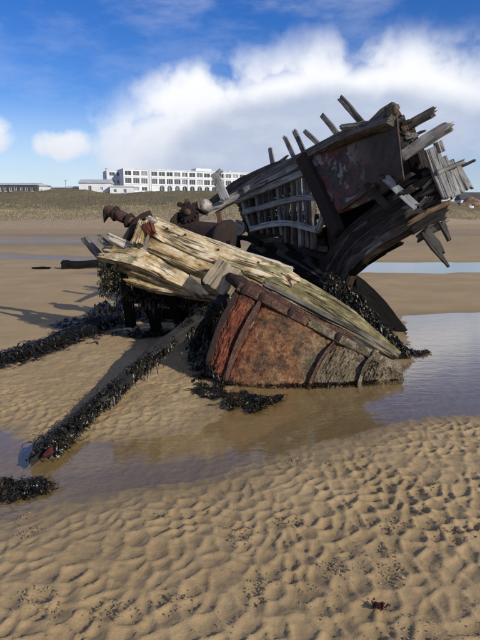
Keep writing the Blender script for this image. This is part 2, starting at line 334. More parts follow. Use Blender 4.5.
def ground_h(x, y, full=False):
    x = np.asarray(x, float); y = np.asarray(y, float)
    d = shore(x, y); r = np.hypot(x, y)
    pool = sst(-d, -0.40, 0.75); far = sst(y, 9, 14)
    depth = 0.062 * (1 - far) + 0.10 * far
    h = 0.028 + 0.014 * far - pool * depth
    h = h - 0.035 * sst(-d, 0.4, 1.4) * (1 - far)
    h = h + 0.02 * (fbm(x * 0.7, y * 0.7, 3, 3) - 0.5) * (1 - 0.7 * pool) * (1 - far)
    fade = 1 - sst(r, 6.5, 12); damp = 1 - 0.80 * sst(-d, -0.35, 0.25)
    left_sand = sst(y + 0.5 * x, 3.6, 4.6) * (1 - sst(x, 0.6, 1.6)) * 0.92          # sand by the beams is trampled, not rippled
    amp = fade * damp * (0.55 + 0.9 * fbm(x * 1.3, y * 1.3, 77, 2))
    rip = bowls(x, y, 0.086, 0.114, 21) * 0.0185 * (0.5 + 1.0 * fbm(x * 4, y * 4, 23, 2)) + bowls(x, y, 0.052, 0.07, 43) * 0.0022
    tram = (fbm(x * 9, y * 9, 91, 4) - 0.5) * 0.036 + (fbm(x * 30, y * 30, 92, 3) - 0.5) * 0.012
    h = h + amp * ((rip + 0.001) * (1 - left_sand) + tram * left_sand)
    h = h + (fbm(x * 55, y * 55, 95, 2) - 0.5) * 0.0035 * fade * damp
    # far field: low undulation
    h = h + far * 0.03 * (fbm(x * 0.5, y * 1.1, 60, 3) - 0.5) * (1 - pool) + far * (1 - sst(y, 16, 40)) * (1 - pool) * 0.035 * (fbm(x * 3.2, y * 3.2, 61, 3) - 0.5)
    # scour around the wreck
    if not full: return h
    shade_floor = amp * (1 - left_sand) * sst(-0.0005 - rip, 0.0, 0.008) * 0.55 * sst(fbm(x * 2.5, y * 2.5, 68, 3), 0.2, 0.6)     # ripple floors darkened in colour, standing in for their shade
    band = sst(y, 26, 36) * (0.22 + 0.5 * sst(fbm(x * 0.06, y * 0.16, 64, 3), 0.38, 0.62)) * (1 - sst(y, 78, 90))
    wet = np.maximum(0.75 * sst(-d, -0.30, 0.10), sst(0.010 - h, 0.0, 0.016))
    halo = 0.4 * sst(-d, -0.8, -0.1) * sst(fbm(x * 1.5, y * 1.5, 66, 3), 0.3, 0.7)
    wet = np.clip(np.maximum(np.maximum(np.maximum(wet, halo), band), shade_floor), 0, 1)  # wet also carries the painted shade of the hollow floors
    return h, wet
def axis(lo, hi, fine, grow, end):
    a = list(np.arange(lo, hi, fine)); s = fine; v = a[-1]
    while v < end: s *= grow; v += s; a.append(v)
    return a
xr = axis(0, 2.3, 0.012, 1.07, 1500); xs = np.array([-q for q in xr[:0:-1]] + xr)
yr = axis(1.7, 5.3, 0.012, 1.018, 60); 
while yr[-1] < 4000: yr.append(yr[-1] * 1.12)
yb = [1.7 - 0.05 * (1.35 ** k) for k in range(30)]
ys = np.array(yb[::-1] + yr)
GX, GY = np.meshgrid(xs, ys)
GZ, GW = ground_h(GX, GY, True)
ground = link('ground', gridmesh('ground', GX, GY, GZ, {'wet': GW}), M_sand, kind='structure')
def gz(x, y): return float(ground_h(np.array([x]), np.array([y]))[0])
# water: flat sheets lying in the hollows
for k, (x0, x1, y0, y1) in enumerate([(-4.2, 11, 2.2, 11.2), (1, 46, 13.5, 25), (-34, 0.5, 14.5, 31), (-66, 0, 31.5, 52)]):
    xx, yy = np.meshgrid(np.linspace(x0, x1, 12), np.linspace(y0, y1, 12))
    link('water', gridmesh('water', xx, yy, np.zeros_like(xx) + (0.0 if k == 0 else 0.012)), M_water if k < 2 else M_water_far, kind='structure')

# ------------------------------------------------------------------ dunes behind the beach
def dune_base(x): return 90 + 1.35 * np.logaddexp(0, (x - 14) / 6.0) * 6.0 + 6 * (fbm(x * 0.03, x * 0 + 3, 5, 3) - 0.5)
def dune_h(x, y):
    d = y - dune_base(x)
    h = np.interp(d, [-8, 0, 12, 22, 38, 52, 70, 105, 400, 900], [-0.6, 0.0, 1.2, 2.2, 3.9, 6.2, 8.4, 9.7, 11.5, 12])
    k = sst(d, 4, 20)
    return h + k * ((fbm(x * 0.09, y * 0.08, 4) - 0.5) * 3.0 + (fbm(x * 0.5, y * 0.5, 9, 3) - 0.5) * 0.5) * (1 - 0.6 * sst(d, 95, 130)), d
dxs = np.linspace(-230, 330, 360); ddv = np.concatenate([np.linspace(-8, 110, 110), np.linspace(114, 700, 40)])
DX, DD = np.meshgrid(dxs, ddv); DY = DD + dune_base(DX); DH, _ = dune_h(DX, DY)
def dunemat():
    m, t, b = mat('dune_grass'); pos = t.new('ShaderNodeNewGeometry').outputs['Position']; d = t.attr('dd', 'Fac')
    n1 = t.noise(t.vm('MULTIPLY', pos, (0.5, 0.5, 0.5)), 0.5, 6, 0.65); n2 = t.noise(pos, 1.4, 5, 0.7); n3 = t.noise(pos, 0.12, 3, 0.5)
    straw = t.mix(t.ss(n2, 0.35, 0.65), (0.16, 0.125, 0.06), (0.34, 0.27, 0.15))
    olive = t.mix(t.ss(n2, 0.35, 0.65), (0.10, 0.076, 0.036), (0.21, 0.165, 0.085))
    olive = t.mix(t.ss(n1, 0.45, 0.62), olive, (0.115, 0.112, 0.046))
    olive = t.mix(t.ss(n3, 0.5, 0.7, 0, 0.6), olive, (0.16, 0.12, 0.07))
    dd2 = t.m('ADD', d, t.m('MULTIPLY', t.m('SUBTRACT', n1, 0.5), 16))
    c = t.mix(t.ss(dd2, 34, 44), straw, olive)
    c = t.mix(t.ss(dd2, 9, 15), (0.37, 0.27, 0.165), c)
    t.put(b.inputs['Base Color'], c); b.inputs['Roughness'].default_value = 0.95; bump(t, b, n2, 0.5); return m
dune = link('dune_bank', gridmesh('dune_bank', DX, DY, DH, {'dd': DD}), dunemat(), kind='structure')
# marram grass tufts over the bank
def tufts(n, d0, d1, hgt, col_a, col_b, name, seed, label):
    r = np.random.default_rng(seed); x = r.uniform(-75, 130, n); d = r.uniform(d0, d1, n); y = d + dune_base(x); z, _ = dune_h(x, y)
    V = []; F = []
    for i in range(n):
        for k in range(3):
            a = r.uniform(0, 6.28); hh = hgt * r.uniform(0.5, 1.2); wd = 0.28 * hgt * r.uniform(0.6, 1.3); lx, ly = math.cos(a) * wd, math.sin(a) * wd
            ox, oy = r.normal(0, 0.25, 2); tx, ty = r.normal(0, 0.3 * hh, 2); b = len(V)
            V += [(x[i] + ox - lx, y[i] + oy - ly, z[i] - 0.1), (x[i] + ox + lx, y[i] + oy + ly, z[i] - 0.1), (x[i] + ox + tx, y[i] + oy + ty, z[i] + hh)]; F.append((b, b + 1, b + 2))
    m, t, b = mat(name); pos = t.new('ShaderNodeNewGeometry').outputs['Position']
    t.put(b.inputs['Base Color'], t.mix(t.ss(t.noise(pos, 0.8, 4, 0.6), 0.35, 0.65), col_a, col_b)); b.inputs['Roughness'].default_value = 0.9
    return tag(link('dune_grass', mesh(name, V, F, False), m, kind='stuff'), label, 'grass')
tufts(9000, 11, 44, 0.28, (0.22, 0.175, 0.09), (0.31, 0.25, 0.14), 'straw_grass', 31, 'pale straw coloured marram grass along the foot of the dunes')
tufts(9000, 38, 104, 0.24, (0.10, 0.08, 0.04), (0.17, 0.14, 0.07), 'olive_grass', 32, 'olive brown rough grass on the dune bank below the white hotel')
# ------------------------------------------------------------------ buildings on the bank
M_wall = plain('white_render', (0.64, 0.65, 0.66), 0.85, 0.05, 0.4)
M_wall2 = plain('white_painted_block', (0.58, 0.60, 0.62), 0.85, 0.06, 0.6)
M_roofg = plain('grey_roof_sheet', (0.42, 0.44, 0.47), 0.6, 0.08, 0.3)
M_roofd = plain('dark_slate', (0.06, 0.06, 0.065), 0.7, 0.15, 0.5)
M_darkw = plain('dark_cladding', (0.07, 0.065, 0.06), 0.8, 0.2, 0.5)
def glassmat():
    m, t, b = mat('window_glass'); rn = t.new('ShaderNodeObjectInfo').outputs['Random']
    t.put(b.inputs['Base Color'], t.ramp(rn, [(0.0, (0.02, 0.025, 0.03)), (0.55, (0.06, 0.07, 0.08)), (0.8, (0.16, 0.17, 0.17)), (1.0, (0.34, 0.33, 0.30))])); b.inputs['Roughness'].default_value = 0.15; return m
M_glass = glassmat()
M_frame = plain('white_frame', (0.7, 0.7, 0.7), 0.6, 0.05)
M_stone = plain('brown_rock', (0.20, 0.13, 0.08), 0.9, 0.3, 0.7)
def boxes(name, bl, m, parent=None):
    V = []; F = []
    for (x0, y0, z0, x1, y1, z1) in bl:
        b = len(V); V += [(x0, y0, z0), (x1, y0, z0), (x1, y1, z0), (x0, y1, z0), (x0, y0, z1), (x1, y0, z1), (x1, y1, z1), (x0, y1, z1)]
        F += [tuple(b + i for i in q) for q in ((0, 3, 2, 1), (4, 5, 6, 7), (0, 1, 5, 4), (1, 2, 6, 5), (2, 3, 7, 6), (3, 0, 4, 7))]
    return link(name, mesh(name, V, F, False), m, parent)
def facade(name, L, Hh, depth, openings, m, parent, reveal=0.3):
    """front wall in the local XZ plane (facing -Y) with real openings, plus sides, back and top of the block"""
    xs_ = sorted({0, L, *[o[0] for o in openings], *[o[1] for o in openings]}); zs_ = sorted({0, Hh, *[o[2] for o in openings], *[o[3] for o in openings]})
    V = []; F = []
    def q(*p): b = len(V); V.extend(p); F.append(tuple(range(b, b + 4)))
    for i in range(len(xs_) - 1):
        for j in range(len(zs_) - 1):
            xa, xb, za, zb = xs_[i], xs_[i + 1], zs_[j], zs_[j + 1]; cx, cz = (xa + xb) / 2, (za + zb) / 2
            if any(o[0] < cx < o[1] and o[2] < cz < o[3] for o in openings): continue
            q((xa, 0, za), (xb, 0, za), (xb, 0, zb), (xa, 0, zb))
    for x0, x1, z0, z1 in openings:
        r = reveal; q((x0, 0, z0), (x0, 0, z1), (x0, r, z1), (x0, r, z0)); q((x1, 0, z0), (x1, r, z0), (x1, r, z1), (x1, 0, z1))
        q((x0, 0, z0), (x0, r, z0), (x1, r, z0), (x1, 0, z0)); q((x0, 0, z1), (x1, 0, z1), (x1, r, z1), (x0, r, z1))
    q((0, 0, 0), (0, 0, Hh), (0, depth, Hh), (0, depth, 0)); q((L, 0, 0), (L, depth, 0), (L, depth, Hh), (L, 0, Hh))
    q((0, depth, 0), (0, depth, Hh), (L, depth, Hh), (L, depth, 0)); q((0, 0, Hh), (L, 0, Hh), (L, depth, Hh), (0, depth, Hh))
    return link(name, mesh(name, V, F, False), m, parent)
_wc = {}
def window(parent, x0, x1, z0, z1, mull=2, arch=False, y=0.22):
    wd, hh = round(x1 - x0, 3), round(z1 - z0, 3); key = (wd, hh, mull, arch)
    if key not in _wc:
        f = 0.09; bl = [(0, 0, 0, wd, .07, f), (0, 0, hh - f, wd, .07, hh), (0, 0, f, f, .07, hh - f), (wd - f, 0, f, wd, .07, hh - f)]
        for k in range(1, mull): xx = wd * k / mull; bl.append((xx - .035, .004, f, xx + .035, .066, hh - f))
        V = []; F = []
        for (a, b_, c, d, e, g) in bl:
            b = len(V); V += [(a, b_, c), (d, b_, c), (d, e, c), (a, e, c), (a, b_, g), (d, b_, g), (d, e, g), (a, e, g)]
            F += [tuple(b + i for i in q) for q in ((0, 3, 2, 1), (4, 5, 6, 7), (0, 1, 5, 4), (1, 2, 6, 5), (2, 3, 7, 6), (3, 0, 4, 7))]
        if arch:   # spandrels that round the head
            r = wd / 2; n = 10
            for sgn in (0, 1):
                for yy in (-.16,):
                    pts = [(r - r * math.cos(math.pi / 2 * i / n), hh - r + r * math.sin(math.pi / 2 * i / n)) for i in range(n + 1)]
                    for i in range(n):
                        b = len(V); (a, c), (d, e) = pts[i], pts[i + 1]
                        if sgn: a, d = wd - a, wd - d
                        V += [(a, yy, c), (d, yy, e), (d, yy, hh), (a, yy, hh)]; F.append((b, b + 1, b + 2, b + 3) if not sgn else (b + 3, b + 2, b + 1, b))
        me = mesh('window_frame', V, F, False); me.materials.append(M_frame)
        gp = mesh('window_pane', [(0, .04, 0), (wd, .04, 0), (wd, .04, hh), (0, .04, hh)], [(0, 1, 2, 3)], False); gp.materials.append(M_glass)
        _wc[key] = (me, gp)
    me, gp = _wc[key]
    o = link('window', me, None, parent); o.location = (x0, y, z0); link('pane', gp, None, o)
    return o
HB = P(124, 193, 200); HE = P(290, 193, 226)
hz = 10.1
hotel = thing('seaside_hotel', 'long white three storey hotel with rows of windows above the dunes', 'hotel', (HB.x, 200, hz))
hdir = Vector((HE.x - HB.x, 26, 0)); hL = hdir.length; hotel.scale = (1, 1, .86); hotel.rotation_euler = (0, 0, math.atan2(hdir.y, hdir.x))
ops = []; wins = []
xw = 0.5; k = 0; pitch = 2.78
while xw + 2.3 < hL - 0.3:
    if k == 3: xw += 0.7
    ops += [(xw, xw + 2.2, 6.75, 8.45), (xw, xw + 2.2, 3.65, 5.75)]; wins += [(2, False), (3, False)]
    if k >= 4: ops.append((xw + 0.15, xw + 1.95, 0.5, 3.05)); wins.append((2, True))
    elif k < 3: ops.append((xw + 0.1, xw + 2.0, 0.9, 2.4)); wins.append((2, False))
    xw += pitch; k += 1
facade('wall', hL, 9.1, 13, ops, M_wall, hotel)
for (a, b_, c, d), (mu, ar) in zip(ops, wins): window(hotel, a, b_, c, d, mu, ar)
boxes('parapet', [(-.15, -.15, 9.1, hL + .15, 13.15, 9.4)], M_wall2, hotel)
boxes('string_course', [(-.06, -.1, 6.2, hL + .05, -.003, 6.4)], M_wall2, hotel); boxes('string_course', [(-.06, -.1, 3.2, hL + .05, -.003, 3.4)], M_wall2, hotel)
boxes('stair_pier', [(8.85, -.35, 0, 9.25, -.004, 9.1)], M_wall2, hotel)
boxes('roof_hut', [(27, 3, 9.4, 33, 8, 10.7)], M_wall2, hotel)
for xx in (6, 17, 41): boxes('chimney', [(xx, 6, 9.4, xx + 1.1, 7, 10.3)], M_roofg, hotel)
for xx in (9.6, 22.6, 36.3): boxes('downpipe', [(xx, -.16, 0, xx + .12, -.03, 9.0)], M_roofg, hotel)
wing = link('side_wing', None, None, hotel); wing.location = (-0.003, 13.2, 0); wing.rotation_euler = (0, 0, R(90))
wo_ = facade('wing_wall', 14, 8.9, 6, [(1 + 2.6 * i, 2.9 + 2.6 * i, z, z + 1.4) for i in range(5) for z in (3.9, 6.9)], M_wall2, hotel)
wo_.location = (-4.4, 6.5, 0)
for i in range(5):
    for z in (3.9, 6.9):
        if 1 + 2.6 * i < 5: window(wo_, 1 + 2.6 * i, 2.9 + 2.6 * i, z, z + 1.4)
bpy.data.objects.remove(wing)
def cottage(name, label, cat, px0, px1, pyb, Y, hw, wallm, roofm, wl=(), roofh=1.2, depth=7, door=None, flat=False):
    a = P(px0, pyb, Y); b = P(px1, pyb, Y); L = b.x - a.x
    z = float(dune_h(np.array([(a.x + b.x) / 2]), np.array([float(Y)]))[0][0]) - 0.5
    t = thing(name, label, cat, (a.x, Y, z)); hw += 0.5
    op = [(L * u0, L * u1, z0, z1) for u0, u1, z0, z1 in wl]
    facade('wall', L, hw, depth, op, wallm, t)
    for o in op: window(t, *o)
    if flat: boxes('roof', [(-.3, -.3, hw, L + .3, depth + .3, hw + .35)], roofm, t)
    else:
        V = [(-.3, -.35, hw), (L + .3, -.35, hw), (L + .3, depth + .35, hw), (-.3, depth + .35, hw), (-.3, depth / 2, hw + roofh), (L + .3, depth / 2, hw + roofh)]
        link('roof', mesh('roof', V, [(0, 1, 5, 4), (2, 3, 4, 5), (0, 4, 3), (1, 2, 5), (0, 3, 2, 1)], False), roofm, t)
    return t
cottage('white_outbuilding', 'low white outbuilding with pale grey roof left of the hotel', 'building', 79, 109, 192, 186, 3.0, M_wall, M_roofg, [(.30, .42, .6, 2.6), (.7, .8, 1.2, 2.2)], 1.3)
cottage('white_shed', 'small white shed beside the low outbuilding', 'shed', 66, 78, 192, 190, 2.2, M_wall2, M_roofg, [(.3, .5, 1.0, 1.8)], 0.7, 5)
cottage('flat_store', 'small white flat roofed store right of the dark hall', 'shed', 38, 47, 193, 182, 2.3, M_wall, M_roofg, [(.25, .5, .9, 1.7)], 0, 4, flat=True)
cottage('annexe', 'little white annexe at the hotel corner', 'building', 110, 132, 192, 184, 2.1, M_wall, M_wall2, [(.15, .3, .9, 1.8), (.6, .75, .7, 1.9)], 0.4, 5, flat=True)
cottage('long_low_building', 'long low grey building between the dark hall and the white outbuilding', 'building', 45, 82, 193, 198, 2.0, M_wall2, M_roofg, [(.1 + .16 * i, .17 + .16 * i, .9, 1.8) for i in range(5)], 0.6, 6)
cottage('dark_hall', 'long dark fronted hall with pale roof at far left', 'building', -40, 37, 193, 180, 2.2, M_darkw, M_roofg, [(.08 + .07 * i, .13 + .07 * i, .8, 2.2) for i in range(13)], 0.9, 9)
cottage('white_cottage', 'white cottage with dark slate roof on the dunes at far right', 'house', 462, 520, 187, 300, 4.5, M_wall, M_roofd, [(.1, .16, 1.5, 3.0), (.25, .31, 1.5, 3.0), (.4, .46, 1.5, 3.0)], 4.0, 9)
# mast by the hotel, a lamp post by the shed
def pole(name, label, px, pyt, pyb, Y, r):
    a = P(px, pyb, Y); b = P(px, pyt, Y); V = []; n = 8; F = []
    z0 = float(dune_h(np.array([a.x]), np.array([float(Y)]))[0][0]) - 0.3
    t = thing(name, label, 'pole', (a.x, Y, z0)); Hh = b.z - z0
    for j, (zz, rr) in enumerate([(0, r * 1.6), (0.5, r * 1.3), (Hh, r * .6)]):
        for i in range(n): V.append((math.cos(6.283 * i / n) * rr, math.sin(6.283 * i / n) * rr, zz))
    for j in range(2):
        for i in range(n): F.append((j * n + i, j * n + (i + 1) % n, (j + 1) * n + (i + 1) % n, (j + 1) * n + i))
    F.append(tuple(range(2 * n, 3 * n))); link('shaft', mesh('shaft', V, F), M_darkw, t)
    boxes('crossarm', [(-.5, -.05, Hh - .3, .5, .05, Hh - .18)], M_darkw, t)
pole('mast', 'thin dark mast at the left corner of the hotel', 107, 168, 192, 196, .12)
pole('lamp_post', 'thin pole beside the small white shed', 66, 180, 192, 188, .10)
# far hills beyond the bank
hx = np.linspace(-900, 1100, 160); hy = np.linspace(700, 1500, 30); HX, HY = np.meshgrid(hx, hy)
HH = 9 + 24 * fbm(HX * 0.004, HY * 0.004, 13, 4) * sst(HY, 700, 1000) 
link('far_hills', gridmesh('far_hills', HX, HY, HH), plain('hill_heath', (0.09, 0.10, 0.07), 0.95, 0.2, 0.01), kind='structure')
# rocks and rubble at the foot of the right hand dunes
def rock(name, label, px, py, Y, r, seed, m, group=None):
    p = P(px, py, Y); n = 9; V = []; F = []; q = np.random.default_rng(seed)
    z0 = float(dune_h(np.array([p.x]), np.array([float(Y)]))[0][0])
    for j in range(n + 1):
        for i in range(12):
            th = math.pi * j / n; ph = 6.283 * i / 12; d = 1 + 0.6 * (float(vn(np.array(th * 2.2 + seed), np.array(math.cos(ph) * 2 + seed))) - 0.5) + q.normal(0, .05)
            V.append((r * d * 1.3 * math.sin(th) * math.cos(ph), r * d * math.sin(th) * math.sin(ph), r * d * .75 * math.cos(th)))
    for j in range(n):
        for i in range(12): F.append((j * 12 + i, j * 12 + (i + 1) % 12, (j + 1) * 12 + (i + 1) % 12, (j + 1) * 12 + i))
    o = link(name, mesh(name, V, F), m); o.location = (p.x, Y, z0 + r * .35); return tag(o, label, 'rock', group)
rock('boulder', 'large brown boulder on the dunes at the right edge', 474, 196, 270, 3.4, 3, M_stone, 'boulders on the right dunes')
rock('boulder', 'brown boulder left of the larger one at the right edge', 466, 200, 262, 2.2, 5, M_stone, 'boulders on the right dunes')
rock('boulder', 'pale small stone on the grass low at the right edge', 471, 207, 250, 0.9, 9, M_wall2, 'boulders on the right dunes')

# ------------------------------------------------------------------ timber builder
def resample(pts, n):
    p = np.array([tuple(q) for q in pts], float)
    if len(p) == 2: t = np.linspace(0, 1, n)[:, None]; return p[0] * (1 - t) + p[1] * t
    q = np.vstack([2 * p[0] - p[1], p, 2 * p[-1] - p[-2]]); out = []
    for u in np.linspace(0, len(p) - 1 - 1e-9, n):
        i = int(u); t = u - i; a, b, c, d = q[i:i + 4]
        out.append(0.5 * ((2 * b) + (c - a) * t + (2 * a - 5 * b + 4 * c - d) * t * t + (3 * b - a - 3 * c + d) * t ** 3))
    return np.array(out)
SEED = [100]
def timber(name, pts, wd, th, nrm, m, parent=None, rag=(0.03, 0.03), rough=0.006, warp_=0.012, lump=0.06, K=36, label=None, erode=0.0, teeth=5.5):
    """a swept, weathered plank: width wd across, thickness th along nrm, split and ragged at both ends"""
    SEED[0] += 7; sd_ = SEED[0]
    L = sum((Vector(pts[i + 1]) - Vector(pts[i])).length for i in range(len(pts) - 1)); n = int(min(150 if erode else 70, max(8, L / (0.014 if erode else 0.035)))); K = 64 if erode else K
    C = resample(pts, n); T = np.gradient(C, axis=0); T /= np.linalg.norm(T, axis=1)[:, None]
    N0 = np.array(tuple(Vector(nrm).normalized())); Wv = np.cross(N0, T); Wv /= np.linalg.norm(Wv, axis=1)[:, None]; Nv = np.cross(T, Wv)
    s = np.linspace(0, L, n)
    wl = np.interp(np.linspace(0, 1, n), np.linspace(0, 1, len(wd)), wd) if isinstance(wd, (list, tuple)) else np.full(n, wd)
    tl = np.interp(np.linspace(0, 1, n), np.linspace(0, 1, len(th)), th) if isinstance(th, (list, tuple)) else np.full(n, th)
    # section: rounded rectangle, more points across the width
    a = max(2, int((K - 8) * 0.36)); b = max(1, (K - 8) // 2 - a); sec = []
    c = 0.955
    for x in np.linspace(-c, c, a + 2): sec.append((x, -1))
    sec.append((0.99, -0.96))
    for y in np.linspace(-0.88, 0.88, b + 1): sec.append((1, y))
    sec.append((0.99, 0.96))
    for x in np.linspace(c, -c, a + 2): sec.append((x, 1))
    sec.append((-0.99, 0.96))
    for y in np.linspace(0.88, -0.88, b + 1): sec.append((-1, y))
    sec.append((-0.99, -0.96)); sec = np.array(sec); K = len(sec)
    X = sec[None, :, 0] * wl[:, None] / 2; Yv = sec[None, :, 1] * tl[:, None] / 2; Sg = np.repeat(s[:, None], K, 1)
    gr = fbm(Sg * 5 + sd_, X * 15 + Yv * 12, sd_, 3) - 0.5; lm = fbm(Sg * 3.1, X * 6 + Yv * 9 + sd_, sd_ + 3, 2) - 0.5
    edge = 1 + (fbm(s * 4, s * 0 + sd_, sd_ + 5, 3) - 0.5)[:, None] * lump * 2.0
    side = np.where(sec[None, :, 0] > 0, 1, 0) * (fbm(s * 6, s * 0 + 9.1, sd_ + 8, 3) - 0.5)[:, None] * lump * 1.6
    X = X * (edge + side); Yd = Yv * (1 + lm * lump * 3) + np.sign(sec[None, :, 1]) * (np.abs(sec[None, :, 1]) > 0.8) * gr * rough * 1.8
    X = X + np.sign(sec[None, :, 0]) * (np.abs(sec[None, :, 0]) > 0.9) * gr * rough * 2
    if erode:   # furrows, rot pockets and split edges
        wz = X * 10 + (fbm(Sg * 1.7, X * 5, sd_ + 31, 3) - 0.5) * 0.9
        rid = 1 - np.abs(fbm(Sg * 0.9, wz, sd_ + 33, 2) - 0.5) * 2; rid = np.clip((rid - 0.86) / 0.14, 0, 1) ** 2
        rot = np.clip((fbm(Sg * 4.2, X * 9, sd_ + 35, 4) - 0.56) / 0.2, 0, 1); lay = np.floor(fbm(Sg * 1.2, X * 7, sd_ + 36, 2) * 5) / 5 - 0.5
        top_ = np.abs(sec[None, :, 1]) > 0.9
        Yd = Yd - np.sign(sec[None, :, 1]) * top_ * erode * (rid * 1.6 + rot * 1.2 - lay * 0.6)
        X = X * (1 - 0.10 * (fbm(Sg * 7, sec[None, :, 0] * 0.6 + 0 * Sg, sd_ + 37, 3) - 0.4) * (np.abs(sec[None, :, 0]) > 0.9))
    bx = (fbm(s * 1.3, s * 0 + sd_, sd_ + 11, 2) - 0.5) * warp_ * 2; by = (fbm(s * 1.3, s * 0 + 3.3, sd_ + 12, 2) - 0.5) * warp_ * 2
    # ragged ends: teeth that depend on the position across the plank
    tooth = lambda q, e: (fbm(X[q] / max(1e-3, wl.mean()) * teeth + 10, Yv[q] * 5 + e, sd_ + 20 + e, 2) - 0.35) * 2.2
    sh = np.zeros((n, K)); fall = np.linspace(0, 1, n)
    sh += -tooth(0, 1)[None, :] * rag[0] * np.exp(-fall * n / 3.0)[:, None] * -1
    sh += -tooth(n - 1, 5)[None, :] * rag[1] * np.exp(-(1 - fall) * n / 3.0)[:, None]
    V = C[:, None, :] + Wv[:, None, :] * (X + bx[:, None])[:, :, None] + Nv[:, None, :] * (Yd + by[:, None])[:, :, None] + T[:, None, :] * sh[:, :, None]
    GCo = np.stack([Sg + sd_ * 0.37, X, Yv], 2)
    V = V.reshape(-1, 3); GCo = GCo.reshape(-1, 3)
    i, j = np.meshgrid(np.arange(n - 1), np.arange(K), indexing='ij'); i = i.ravel(); j = j.ravel(); j2 = (j + 1) % K
    F = [tuple(q) for q in np.stack([i * K + j, i * K + j2, (i + 1) * K + j2, (i + 1) * K + j], 1).tolist()]
    c0 = len(V); V = np.vstack([V, C[0] + T[0] * rag[0] * 0.5, C[-1] - T[-1] * rag[1] * 0.5]); GCo = np.vstack([GCo, [s[0] + sd_ * .37, 0, 0], [s[-1] + sd_ * .37, 0, 0]])
    F += [(c0, (q + 1) % K, q) for q in range(K)] + [(c0 + 1, (n - 1) * K + q, (n - 1) * K + (q + 1) % K) for q in range(K)]
    me = bpy.data.meshes.new(name); org = np.array(tuple(root_of(parent)))
    me.from_pydata((V - org).tolist(), [], F); me.polygons.foreach_set('use_smooth', [len(f) == 4 for f in F])
    at = me.attributes.new('gc', 'FLOAT_VECTOR', 'POINT'); at.data.foreach_set('vector', GCo.astype(np.float32).ravel()); me.update()
    o = link(name, me, m, parent)
    if label: o['label'] = label
    return o
def lathe(name, a, b, prof, m, parent, seg=20, wob=0.04):
    """turned piece along a->b; prof = [(fraction along, radius)]"""
    SEED[0] += 3; a = Vector(a); b = Vector(b); T = (b - a); L = T.length; T.normalize(); U = T.orthogonal().normalized(); Wd = T.cross(U); V = []; F = []
    org = root_of(parent); n = len(prof)
    for k, (f, r) in enumerate(prof):
        for i in range(seg):
            an = 6.28318 * i / seg; rr = r * (1 + wob * 2 * (float(vn(np.array(i * 0.7), np.array(k * 0.9), SEED[0])) - 0.5)); V.append(a + T * (f * L) + U * (math.cos(an) * rr) + Wd * (math.sin(an) * rr) - org)
    for k in range(n - 1):
        for i in range(seg): F.append((k * seg + i, k * seg + (i + 1) % seg, (k + 1) * seg + (i + 1) % seg, (k + 1) * seg + i))
    F.append(tuple(range(seg))[::-1]); F.append(tuple((n - 1) * seg + i for i in range(seg)))
    return link(name, mesh(name, V, F), m, parent)
def pxm(px, Y): return px * Y / FPX         # photo pixels at a distance -> metres
def sheet(name, fn, nu, nv, th, nrm, m, parent, ur=(0, 1)):
    """thick curved plate: fn(u,v) -> point; back face offset by th against nrm"""
    nrm = Vector(nrm).normalized(); org = root_of(parent); V = []; F = []; pu = []
    for side in (0, 1):
        for j in range(nv):
            for i in range(nu):
                u, v = i / (nu - 1), j / (nv - 1); V.append(fn(u, v) - nrm * th * side - org); pu.append(ur[0] + (ur[1] - ur[0]) * u)
    q = nu * nv
    f0 = gridfaces(nu, nv).tolist(); F += [tuple(f) for f in f0] + [tuple(q + k for k in f[::-1]) for f in f0]
    ring = [i for i in range(nu)] + [j * nu + nu - 1 for j in range(1, nv)] + [(nv - 1) * nu + i for i in range(nu - 2, -1, -1)] + [j * nu for j in range(nv - 2, 0, -1)]
    for k in range(len(ring)): a, b = ring[k], ring[(k + 1) % len(ring)]; F.append((a, a + q, b + q, b))
    me = mesh(name, V, F)
    at = me.attributes.new('pu', 'FLOAT', 'POINT'); at.data.foreach_set('value', pu)
    o = link(name, me, m, parent); return o
# ------------------------------------------------------------------ the fallen bow side
bow = thing('fallen_hull_side', 'pale bleached timber hull side of the wreck fallen across the middle', 'shipwreck', tuple(G(200, 345)))
NB = (-0.12, -0.80, 0.60)
def tb(name, pts, wpx, th, m, nrm=NB, parent=None, **kw):
    Ym = sum(p[2] for p in pts) / len(pts)
    wd = [pxm(q, p[2]) for q, p in zip(wpx, pts)] if isinstance(wpx, (list, tuple)) else pxm(wpx, Ym)
    return timber(name, [P(*p) for p in pts], wd, th, nrm, m, bow if parent is None else parent, **kw)
BP = dict(erode=.011, lump=.09, teeth=4.0)
tb('hull_plank', [(152, 228, 7.30), (188, 244, 7.08), (228, 259, 6.88), (272, 273, 6.68), (300, 286, 6.52)], [20, 22, 22, 20, 12], .13, M_pale, rag=(.06, .10), **BP)
tb('hull_plank', [(150, 244, 7.22), (185, 259, 7.0), (222, 274, 6.82), (262, 287, 6.62), (282, 296, 6.5)], [18, 22, 22, 16, 8], .14, M_pale, rag=(.08, .10), **BP)
tb('hull_plank', [(246, 270, 6.76), (284, 284, 6.58), (325, 306, 6.42), (362, 330, 6.28), (398, 357, 6.12)], [14, 24, 24, 18, 8], .12, M_green, rag=(.12, .05), **BP)
tb('hull_plank', [(262, 287, 6.66), (296, 301, 6.50), (332, 321, 6.35), (366, 342, 6.22)], [8, 13, 13, 6], .11, M_green, rag=(.12, .08), **BP)
tb('hull_plank', [(103, 254, 7.35), (135, 259, 7.1), (168, 273, 6.95), (206, 294, 6.78)], [15, 19, 18, 9], .11, M_pale, rag=(.10, .12), **BP)
tb('hull_plank', [(112, 266, 7.28), (140, 272, 7.08), (172, 284, 6.95), (200, 296, 6.82)], [7, 11, 11, 6], .10, M_pale, rag=(.10, .12), **BP)
